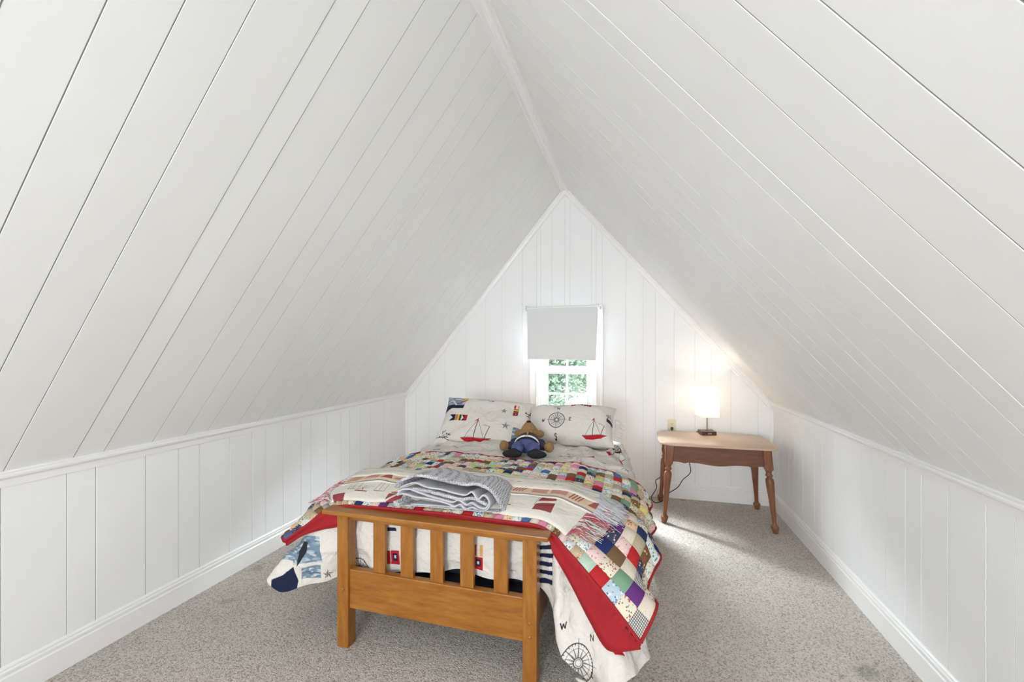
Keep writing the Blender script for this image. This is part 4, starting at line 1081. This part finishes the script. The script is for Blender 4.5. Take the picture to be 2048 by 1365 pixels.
def fringe(edge, sgn, mats, L, seed, droop=.04):
    R = random.Random(seed)
    groups = {k: MB() for k in range(len(mats))}
    n = len(edge)
    for q in range(95):
        t = q / 94 * (n - 1); i = min(int(t), n - 2); p = Vector(edge[i] * (1 - (t - i)) + edge[i + 1] * (t - i)) - TO
        ln = L * R.uniform(.7, 1.1); dy = R.uniform(-.03, .03)
        pts = [p + Vector((-sgn * .004, 0, .002))]
        for s_ in (1, 2, 3, 4):
            f = s_ / 4; base = p + Vector((sgn * ln * f, dy * f + .004 * math.sin(f * 7 + q), 0))
            wx = base + TO; gq = quilt_surface([float(a_of_y(wx.y))], [b_of_x_fast(wx.x)])[0][0, 0]
            base.z = max(gq[2] - TO.z + .010 + .012 * abs(math.sin(q * 2.1 + f * 4)) * (1 - f * .5), -9); pts.append(base)
        groups[R.randrange(len(mats))].tube(pts, [.0018, .0018, .0017, .0015, .0012], 5)
    for k, g in groups.items():
        o = g.build('fringe', mats[k], thr, True); tag(o, kind='stuff')
_bs = np.linspace(0, NCU, 200); _bx = quilt_surface([NCV * .3], _bs)[0][0][:, 0]
def b_of_x_fast(x): return float(np.interp(x, _bx, _bs))
fringe(LA[:, -1], 1, [M['fringe_red'], M['fringe_red'], M['fringe_white']], .11, 1)
fringe(LC[:, -1], 1, [M['fringe_blue'], M['fringe_white']], .10, 2)
fringe(LB[:, -1], 1, [M['fringe_blue'], M['fringe_white']], .11, 7)
fringe(LA[:, 0], -1, [M['fringe_red'], M['fringe_white']], .09, 3)
fringe(LC[:, 0], -1, [M['fringe_blue'], M['fringe_white']], .09, 4)

# ------------------------------------------------------------------ folded knit blanket
kb = empty('knit_blanket', (-0.765, 1.775, 0.655)); tag(kb, 'folded light grey waffle knit blanket near the bed foot', 'blanket')
def knit_mat():
    m, nt, b = new_mat('waffle_knit'); v = coords(nt)
    br = N(nt, 'ShaderNodeTexVoronoi'); br.inputs['Scale'].default_value = 135; br.inputs['Randomness'].default_value = .25
    mp = N(nt, 'ShaderNodeMapping'); mp.inputs['Scale'].default_value = (1, .62, 1); nt.links.new(v, mp.inputs[0]); nt.links.new(mp.outputs[0], br.inputs['Vector'])
    c = ramp(nt, br.outputs['Distance'], [(0.15, (.70, .70, .725)), (.45, (.52, .52, .55)), (.72, (.20, .20, .225))])
    nt.links.new(c, b.inputs['Base Color']); b.inputs['Roughness'].default_value = .95; b.inputs['Specular IOR Level'].default_value = .1
    iv = N(nt, 'ShaderNodeMath', operation='MULTIPLY'); iv.inputs[1].default_value = -1; nt.links.new(br.outputs['Distance'], iv.inputs[0])
    bump(nt, b, iv.outputs[0], .9, .004); return m
M['knit'] = knit_mat(); M['fleece'] = simple('grey_fleece', (.50, .50, .535), .95, var=.05, vscale=60, bmp=.25, bscale=300)
# fold paths seen on the front edge (x right, z up, metres, local)
def kp(pts):   # drawn on a 1/1000 grid
    return [((x - 950) * .000298, (600 - y) * .000262) for x, y in pts]
top_path = kp([(140, 300), (170, 215), (280, 150), (430, 95), (600, 110), (800, 150), (1000, 190), (1200, 205), (1330, 180), (1450, 215), (1560, 270), (1640, 380), (1700, 520), (1740, 600)])
mid1 = kp([(200, 300), (300, 250), (420, 225), (600, 290), (800, 310), (1000, 350), (1180, 370), (1280, 310), (1370, 420), (1450, 350), (1520, 400), (1545, 500), (1500, 580), (1380, 600), (1280, 560), (1180, 600), (1100, 530), (1000, 585), (700, 590), (350, 585)])
mid2 = kp([(150, 440), (190, 350), (330, 330), (480, 380), (640, 430), (900, 485), (1000, 495), (1090, 450), (1200, 520), (1280, 480), (1400, 550), (1490, 545), (1530, 470)])
mid3 = kp([(360, 335), (560, 350), (800, 395), (1000, 430), (1120, 440), (1300, 420), (1420, 470), (1500, 500)])
mid4 = kp([(150, 430), (250, 420), (400, 460), (620, 475), (900, 520), (1020, 560), (1110, 520), (1180, 585), (1260, 600)])
bot = kp([(130, 520), (160, 590), (400, 610), (900, 612), (1300, 612), (1700, 610)])
def ribbon(name, path, mat, y0, y1, th, seed, slope=0.0, backdrop=None, ny=20, xs=1.0):
    P = np.array(path); u = np.linspace(0, len(P) - 1, max(24, len(P) * 7)); Q = cr_weights(len(P), u) @ P
    t = np.gradient(Q, axis=0); t /= np.linalg.norm(t, axis=1, keepdims=True); nn = np.stack([-t[:, 1], t[:, 0]], 1)
    vs = []; nu = len(Q)
    for sd in (1, -1):
        for i in range(ny):
            f = i / (ny - 1); y = y0 + (y1 - y0) * f
            for k in range(nu):
                x, z = Q[k] + nn[k] * th / 2 * sd
                g = (x + .24) / .48
                yy = y + .010 * math.sin(g * 5 + seed) + .035 * g * (1 if name == 'cover' else .6)
                xx = x * (1 - .10 * f) + .05 * f + .004 * fbm((x, y, seed), 9)
                zz = z + .008 * fbm((x, y, z), 7, seed) * f - (.0 if z < .02 else slope * f ** 3)
                vs.append((xx, yy, max(zz, 0.000)))
    n0 = ny * nu; gf = grid_faces(ny, nu); fs = gf + [tuple(q + n0 for q in f[::-1]) for f in gf]
    rim = [i * nu for i in range(ny)] + [(ny - 1) * nu + k for k in range(1, nu)] + [i * nu + nu - 1 for i in range(ny - 2, -1, -1)] + [k for k in range(nu - 2, 0, -1)]
    for q in range(len(rim)): a, b = rim[q], rim[(q + 1) % len(rim)]; fs.append((b, a, a + n0, b + n0))
    mb = MB(); mb.add(vs, fs); return mb.build(name, mat, kb, True)
ribbon('cover', top_path, M['knit'], -.005, .20, .012, 0.0, slope=.03)
ribbon('inner_fold', mid1, M['fleece'], .000, .19, .006, .2, slope=.03)
ribbon('inner_fold', mid2, M['fleece'], -.004, .19, .006, .5, slope=.03)
ribbon('inner_fold', mid3, M['knit'], .004, .19, .012, .8, slope=.03)
ribbon('inner_fold', mid4, M['fleece'], .0, .19, .006, 1.1, slope=.03)
ribbon('bottom_fold', bot, M['knit'], -.012, .20, .012, .4)
kb.rotation_euler = (0, 0, math.radians(4))

# ------------------------------------------------------------------ pillows
def pillow(name, loc, rot, W, D, T, items, label, seed, fr=False):
    o = empty(name, loc); o.rotation_euler = rot; tag(o, label, 'pillow')
    c = Canvas(-W / 2 - .03, -D / 2 - .03, W / 2 + .03, D / 2 + .03, 900, CREAM); draw_all(c, items)
    mat = print_mat(name + '_print', c)
    n, m_ = 60, 44
    for side in (1, -1):
        vs = []; uv = []
        for i in range(n):
            x = -1 + 2 * i / (n - 1)
            for j in range(m_):
                y = -1 + 2 * j / (m_ - 1)
                prof = max(0, (1 - abs(x) ** 3.2) * (1 - abs(y) ** 3.2)) ** .55
                pin = 1 - .07 * (1 - abs(y) ** 2) * abs(x) ** 3 ; piny = 1 - .07 * (1 - abs(x) ** 2) * abs(y) ** 3
                px_, py_ = x * W / 2 * pin, y * D / 2 * piny
                z = T / 2 * prof * (1.0 if side > 0 else .8)
                wr = .030 * fbm((px_, py_, seed), 6) + .028 * max(0, (1 - abs(fbm((px_, py_ * .5, seed + 4), 8)) * 2.4)) * max(.25, abs(x) - .2)
                z += wr * prof
                vs.append((px_, py_, side * z)); uv.append((px_, py_))
        fs = grid_faces(n, m_)
        if side < 0: fs = [f[::-1] for f in fs]
        mesh_obj('front_panel' if side > 0 else 'back_panel', vs, fs, mat, o, True, uv)
    if fr: 
        mb = MB(); R = random.Random(3)
        for q in range(16):
            y = -D / 2 * .6 + D * .5 * q / 15; p = Vector((W / 2 - .01, y, 0)); mb.tube([p, p + Vector((.03, R.uniform(-.01, .01), -.01)), p + Vector((R.uniform(.04, .075), R.uniform(-.03, .0), -.03))], [.004, .004, .001], 5)
        t_ = mb.build('fringe', M['fringe_white'], o, True); tag(t_, kind='stuff')
    return o
u = .1
PL = [('sea', (-.265, .145), (.085, 0), (0, .075), (False, 5)), ('poly', (-.21, .17), (1, 0), (0, 1), ([(-.02, -.01), (.04, .04), (.045, -.005)], (.62, .45, .05))), ('line', (-.22, .15), (1, 0), (0, 1), ([(-.02, -.02), (.05, .01)], .009, RED)),
      ('poly', (-.265, .09), (1, 0), (0, 1), ([(-.10, -.09), (-.09, .0), (-.04, .02), (.085, .015), (.08, -.018), (-.01, -.02), (-.06, -.05)], NAVY)), ('line', (-.27, .14), (1, 0), (0, 1), ([(-.07, .0), (-.02, .02), (.02, -.03)], .012, CREAM)),
      ('flags', (-.265, -.045), (.047, 0), (0, .050), (['n', 's', 'r'],)), ('boat', (-.02, -.185), (.098, 0), (0, .075), ()), ('star', (.175, -.06), (.030, 0), (0, .030), ()), ('star', (.135, .085), (.026, 0), (0, .026), ()),
      ('flags', (.205, .155), (0, -.034), (.040, 0), (['h', 's', 'b'],)), ('sea', (.285, -.13), (.055, 0), (0, .075), (False, 8)), ('scribble', (-.29, -.17), (.06, 0), (0, .05), (2, .08)), ('scribble', (.0, .185), (.045, 0), (0, .03), (5,)), ('scribble', (.33, .10), (.03, 0), (0, .05), (7, .1))]
pillow('pillow', (-1.085, 3.22, .765), (math.radians(44), math.radians(3), math.radians(4)), .72, .46, .17, PL, 'plump white nautical pillow leaning at left of the bed head', 1.0)
PR_ = [('compass', (-.07, -.035), (.056, 0), (0, .060), ()), ('star', (-.235, -.09), (.024, 0), (0, .024), ()), ('flags', (.02, .085), (.036, 0), (0, .026), (['b', 'h', 'q', 'b'],)), ('boat', (.20, -.135), (.07, 0), (0, .06), ()), ('sea', (-.02, .15), (.08, 0), (0, .02), (False, 3)), ('scribble', (.29, .05), (.02, 0), (0, .05), (9,)), ('rect', (.28, 0), (1, 0), (0, 1), (-.01, -.01, .04, .02, INK))]
pillow('pillow', (-.445, 3.22, .775), (math.radians(43), math.radians(-2), math.radians(-3)), .65, .34, .25, PR_, 'white pillow with large compass print under the window', 5.0, True)

# ------------------------------------------------------------------ teddy bear
def fur(name, c0, c1):
    m, nt, b = new_mat(name); v = coords(nt); n = noise_tex(nt, v, 260, 4, .7); c = ramp(nt, n.outputs[0], [(.3, c0), (.7, c1)])
    nt.links.new(c, b.inputs['Base Color']); b.inputs['Roughness'].default_value = 1; bump(nt, b, n.outputs[0], 1, .006); return m
M['fur'] = fur('tan_fur', (.16, .075, .02), (.50, .31, .13)); M['jacket'] = simple('navy_jacket', (.012, .014, .045), .7, var=.3, vscale=80, bmp=.4, bscale=80, bdist=.003)
M['trouser'] = simple('blue_trousers', (.055, .075, .21), .75, var=.25, vscale=50, bmp=.6, bscale=60, bdist=.004); M['shoe'] = simple('black_felt_sole', (.007, .007, .010), .8); M['belt'] = simple('white_belt', (.78, .78, .76), .5); M['gold'] = simple('brass_button', (.55, .38, .15), .3, metal=1.0)
tbr = empty('teddy_bear', (-0.632, 2.60, .682), math.radians(8)); tbr.rotation_euler = (math.radians(2.5), 0, math.radians(8)); tag(tbr, 'tan teddy bear in blue uniform lying on its back between pillows', 'teddy bear')
def E_(c, r, rx=0, ry=0, rz=0, n=20, m=14):
    mb = MB(); Mx = Matrix.Rotation(rz, 3, 'Z') @ Matrix.Rotation(rx, 3, 'X') @ Matrix.Rotation(ry, 3, 'Y'); mb.ball(c, r, Mx, n, m); return mb
def join(*ms):
    r = MB()
    for q in ms: r.add(q.v, q.f)
    return r
def fuse(o, vox=.0035):
    md = o.modifiers.new('fuse', 'REMESH'); md.mode = 'VOXEL'; md.voxel_size = vox; md.use_smooth_shade = True
    md2 = o.modifiers.new('soft', 'SMOOTH'); md2.iterations = 4; md2.factor = .6; return o
# body along +y (head away from the viewer), lying on its back
fuse(join(E_((0, .20, .045), (.078, .085, .055)), E_((0, .24, .05), (.07, .07, .05)), E_((-.10, .175, .03), (.055, .028, .027), 0, 0, .35), E_((.10, .175, .03), (.055, .028, .027), 0, 0, -.35), E_((-.075, .215, .04), (.04, .035, .03)), E_((.075, .215, .04), (.04, .035, .03))).build('jacket', M['jacket'], tbr, True))
fuse(join(E_((0, .145, .038), (.072, .045, .046)), E_((-.048, .08, .040), (.040, .070, .040), 0, 0, .10), E_((.048, .08, .040), (.040, .070, .040), 0, 0, -.10), E_((-.05, .04, .034), (.034, .03, .032)), E_((.05, .04, .034), (.034, .03, .032))).build('trousers', M['trouser'], tbr, True))
for sx in (-1, 1):
    fuse(join(E_((sx * .075, .008, .024), (.060, .016, .026), 0, 0, 0), E_((sx * .062, .022, .028), (.042, .024, .028))).build('shoe', M['shoe'], tbr, True))
    o = E_((sx * .142, .14, .036), (.031, .032, .034)).build('paw', M['fur'], tbr, True)
    o = E_((sx * .075, .345, .068), (.026, .018, .026)).build('ear', M['fur'], tbr, True)
hd = fuse(join(E_((0, .335, .060), (.074, .066, .064)), E_((0, .318, .105), (.048, .040, .044)), E_((0, .318, .130), (.033, .026, .028))).build('head', M['fur'], tbr, True))
o = E_((0, .314, .156), (.016, .012, .010)).build('nose', M['shoe'], hd, True)
for sx in (-1, 1): E_((sx * .034, .325, .122), (.006, .005, .006)).build('eye', M['shoe'], hd, True)
mb = MB(); pts = [(.079 * math.cos(a), .158 + .004 * math.sin(a), .038 + .060 * math.sin(a)) for a in np.linspace(-.25, PI + .25, 26)]
for i in range(len(pts) - 1):
    a, b = Vector(pts[i]), Vector(pts[i + 1]); w_ = Vector((0, .0085, .002)); rr = lambda p: (p - Vector((0, .158, .038))).normalized() * .0025
    mb.add([a - w_, b - w_, b + w_, a + w_, a - w_ + rr(a), b - w_ + rr(b), b + w_ + rr(b), a + w_ + rr(a)], [(0, 1, 2, 3), (4, 7, 6, 5), (0, 4, 5, 1), (3, 2, 6, 7)])
be = mb.build('belt', M['belt'], tbr, False, True)
mb = MB(); mb.box(-.013, .013, .150, .168, .098, .103, .002); mb.build('buckle', M['gold'], be)
for k_, (x, y, z) in enumerate(((0, .20, .101), (0, .228, .102), (0, .252, .099))): E_((x, y, z), (.006, .006, .004)).build('button', M['gold'], tbr, True)
mb = MB(); mb.tube([(.062, .02, .055), (.07, .06, .058), (.074, .11, .055), (.074, .15, .06)], .0035, 6); mb.build('trouser_stripe', M['red_bind'], tbr, True)

# ------------------------------------------------------------------ end table
tab = empty('end_table', (0.61, 3.86, 0)); tag(tab, 'brown wooden end table with turned legs in the far right corner', 'table')
mb = MB(); outl = []
hx, hy, rc = .412, .262, .085
for (cx_, cy_, a0) in ((hx - rc, hy - rc, 0), (-hx + rc, hy - rc, PI / 2), (-hx + rc, -hy + rc, PI), (hx - rc, -hy + rc, 3 * PI / 2)):
    for q in range(7):
        a = a0 + PI / 2 * q / 6; outl.append((cx_ + rc * math.cos(a), cy_ + rc * math.sin(a)))
def dense(o_):
    r = []
    for i in range(len(o_)):
        a, b = o_[i], o_[(i + 1) % len(o_)]; n = max(1, int(math.hypot(b[0] - a[0], b[1] - a[1]) / .08))
        for q in range(n): r.append((a[0] + (b[0] - a[0]) * q / n, a[1] + (b[1] - a[1]) * q / n))
    return r
outl = dense(outl)
outl = [(x + .008 * (1 - (y / hy) ** 2) * (1 if x > 0 else -1) * min(1, abs(x) / hx) ** 4, y + .010 * (1 - (x / hx) ** 2) * (1 if y > 0 else -1) * min(1, abs(y) / hy) ** 4) for x, y in outl]
prof = [(-.010, .598), (-.002, .600), (0, .605), (0, .612), (-.004, .616), (-.010, .6175), (-.013, .6195)]
vs = []; n = len(outl)
for off, z in prof:
    for x, y in outl: L_ = math.hypot(x, y); vs.append((x * (1 + off / L_), y * (1 + off / L_), z))
fs = [tuple(range(n))[::-1], tuple((len(prof) - 1) * n + q for q in range(n))] + [(i * n + q, i * n + (q + 1) % n, (i + 1) * n + (q + 1) % n, (i + 1) * n + q) for i in range(len(prof) - 1) for q in range(n)]
mb.add(vs, fs); o = mb.build('tabletop', M['maple_top_lit'], tab); shade_auto(o, 50)
LX, LY = .335, .190
def scallop(L_):
    pts = [(-L_, .598), (L_, .598)]; s_ = []
    for q in range(49):
        t = -1 + 2 * q / 48; a = abs(t)
        z = .462 - .010 * math.cos(t * PI * .9) * (1 if a < .55 else 0) if a < .55 else .470
        if a < .52: z = .466 - .014 * (0.5 + .5 * math.cos(a / .52 * PI))
        elif a < .68: z = .466 - .006 * math.sin((a - .52) / .16 * PI * 1.0) * 0 + .000
        elif a < .74: z = .466 - .012 * ((a - .68) / .06)
        else: z = .454 + .014 * math.sin(min(1, (a - .74) / .26) * PI * .5) if False else .468 - .010 * ((1 - a) / .26) ** 3
        s_.append((t * L_, z))
    return pts + s_[::-1]
for sy in (-1, 1):
    mb = MB(); mb.prism(scallop(LX - .02), 'y', sy * (LY + .012) - .009, sy * (LY + .012) + .009); mb.build('apron', M['maple_h'], tab)
    mb = MB(); mb.prism(scallop(LY - .02), 'x', sy * (LX + .012) - .009, sy * (LX + .012) + .009); mb.build('apron', M['maple_h'], tab)
# leg: square block, turned neck, long taper, carved foot
for sx in (-1, 1):
    for sy in (-1, 1):
        mb = MB()
        tx, ty = sx * LX, sy * LY; bx, by = sx * .383, sy * (.243 if sy < 0 else .262)
        def lp(z): f = 1 - z / .598; return (tx + (bx - tx) * f, ty + (by - ty) * f)
        vs = []; w2 = .031
        for z, w_ in ((.598, w2), (.46, .029), (.448, .026)):
            cx_, cy_ = lp(z)
            for (a, b) in ((-1, -1), (-1, -.8), (-1, .8), (-.8, 1), (.8, 1), (1, .8), (1, -.8), (.8, -1), (-.8, -1))[1:]: vs.append((cx_ + a * w_, cy_ + b * w_, z))
        fs = [tuple(range(8)), tuple(range(16, 24))[::-1]] + [(i * 8 + q, i * 8 + (q + 1) % 8, (i + 1) * 8 + (q + 1) % 8, (i + 1) * 8 + q) for i in range(2) for q in range(8)]
        mb.add(vs, fs)
        pr = [(.014, 0), (.0185, .004), (.021, .018), (.0265, .036), (.028, .044), (.026, .050), (.020, .056), (.0155, .064), (.0145, .075), (.0165, .14), (.0205, .22), (.0245, .29), (.028, .345), (.0285, .365), (.0265, .382), (.020, .390), (.0175, .395), (.0185, .400), (.024, .404), (.0255, .409), (.023, .415), (.019, .424), (.0185, .430), (.0215, .434), (.023, .440), (.024, .448)]
        mb.lathe(pr, 22, origin=(bx, by, 0), top=lp(.448))
        o = mb.build('leg', M['maple_v'], tab); shade_auto(o, 40)

# ------------------------------------------------------------------ lamp
lamp = empty('table_lamp', (0.596, 4.045, .6196), math.radians(9)); tag(lamp, 'lit small lamp with white square shade on the end table', 'lamp')
mb = MB(); mb.box(-.058, .058, -.058, .058, 0, .030, .002); lb_ = mb.build('base', M['walnut'], lamp)
for sx in (-.004, .012):
    mb = MB(); mb.box(sx - .0045, sx + .0045, -.0592, -.057, .010, .020); mb.box(sx - .0045, sx - .003, -.0596, -.0585, .008, .022)
    mb.build('charging_port', M['bright_steel'], lb_)
mb = MB(); mb.lathe([(.012, .030), (.012, .033), (.006, .034), (.006, .30)], 14); mb.build('pole', M['steel'], lamp, True)
def rsq(r, c, n=6):
    o_ = []
    for a0 in (0, PI / 2, PI, 3 * PI / 2):
        cx_, cy_ = [(1, 1), (-1, 1), (-1, -1), (1, -1)][int(a0 / (PI / 2) + .1)]
        for q in range(n + 1): a = a0 + PI / 2 * q / n; o_.append((cx_ * (r - c) + c * math.cos(a), cy_ * (r - c) + c * math.sin(a)))
    return o_
def shade_wall(z0, z1, r0, r1, th):
    a = rsq(r0, .016); b = rsq(r1, .016); n = len(a); vs = [(x, y, z0) for x, y in a] + [(x, y, z1) for x, y in b]
    k = (r0 - th) / r0; vs += [(x * k, y * k, z0) for x, y in a] + [(x * k, y * k, z1) for x, y in b]
    fs = []
    for q in range(n):
        w_ = (q + 1) % n; fs += [(q, w_, n + w_, n + q), (2 * n + w_, 2 * n + q, 3 * n + q, 3 * n + w_), (w_, q, 2 * n + q, 2 * n + w_), (n + q, n + w_, 3 * n + w_, 3 * n + q)]
    m_ = MB(); m_.add(vs, fs); return m_
SZ0, SZ1 = .152, .396
o = shade_wall(SZ0, SZ1, .080, .077, .0012).build('lamp_shade', M['shade'], lamp)
shade_auto(o, 50)
for z_ in (SZ0, SZ1):
    r_ = .0805 if z_ == SZ0 else .0775
    mb = MB(); ri = [(x, y, z_) for x, y in rsq(r_, .016)]; mb.tube(ri + [ri[0]], .0016, 6, False); mb.build('shade_rim', M['vinyl'], lamp, True)
M['bulb'] = new_mat('lit_bulb')[0]; b_ = M['bulb'].node_tree.nodes['Principled BSDF']; b_.inputs['Emission Color'].default_value = (1, .86, .68, 1); b_.inputs['Emission Strength'].default_value = 18
o = E_((0, 0, .275), (.028, .028, .036), n=16, m=10).build('bulb', M['bulb'], lamp, True)
mb = MB(); mb.lathe([(.014, .205), (.016, .21), (.016, .238), (.012, .243)], 14); mb.tube([(-.078, 0, .385), (0, 0, .33), (.078, 0, .385)], .0015, 6); mb.tube([(0, 0, .30), (0, 0, .33)], .003, 6); mb.build('socket', M['steel'], lamp, True)
ld = bpy.data.lights.new('lamp_glow', 'POINT'); ld.energy = 4.0; ld.color = (1, .86, .70); ld.shadow_soft_size = .035
lo = bpy.data.objects.new('lamp_glow', ld); C.objects.link(lo); lo.parent = lamp; lo.location = (0, 0, .30)
# cord: world coordinates turned local
mb = MB(); Mi = (Matrix.Translation(Vector(lamp.location)) @ Matrix.Rotation(math.radians(9), 4, 'Z')).inverted()
def smooth_path(pts, n=10):
    P = np.array(pts, float); return [Vector(p) for p in cr_weights(len(P), np.linspace(0, len(P) - 1, len(P) * n)) @ P]
cp = smooth_path([(.58, 4.10, .626), (.56, 4.155, .622), (.52, 4.165, .60), (.47, 4.13, .45), (.455, 4.05, .385), (.462, 4.01, .30), (.402, 4.0, .235), (.358, 4.0, .165), (.291, 4.02, .105), (.245, 4.05, .03), (.215, 4.06, .008), (.175, 4.05, .006), (.150, 4.04, .05), (.195, 4.10, .12), (.19, 4.14, .17), (.24, 4.19, .21), (.29, 4.225, .40), (.33, 4.225, .60), (.331, 4.232, .625)])
mb.tube([Mi @ p for p in cp], .0035, 8); mb.build('cord', M['black_cord'], lamp, True)
mb = MB(); mb.box(.320, .342, 4.205, 4.234, .614, .636, .003); mb.v = [tuple(Mi @ Vector(v)) for v in mb.v]; mb.build('plug', M['black_cord'], lamp)
# loose beige cord on the carpet
ec = empty('extension_cord', (.13, 4.12, 0)); tag(ec, 'loose beige cord curling on the carpet beside the table leg', 'cord')
mb = MB(); pts = smooth_path([(-.06, .00, .006), (-.02, -.03, .005), (.02, .02, .005), (.05, .05, .006), (.07, .09, .02), (.085, .105, .06), (.09, .108, .08)]); mb.tube(pts, .0028, 7)
pts = smooth_path([(-.06, .02, .006), (-.01, .05, .005), (.03, .03, .006), (.06, .07, .012), (.075, .10, .045), (.08, .11, .07)]); mb.tube(pts, .0028, 7); mb.build('cord', M['beige_cord'], ec, True)
mb = MB(); mb.tube([(-.06, 0, .006), (-.085, -.01, .008)], .006, 8); mb.build('plug', M['beige_cord'], ec, True)
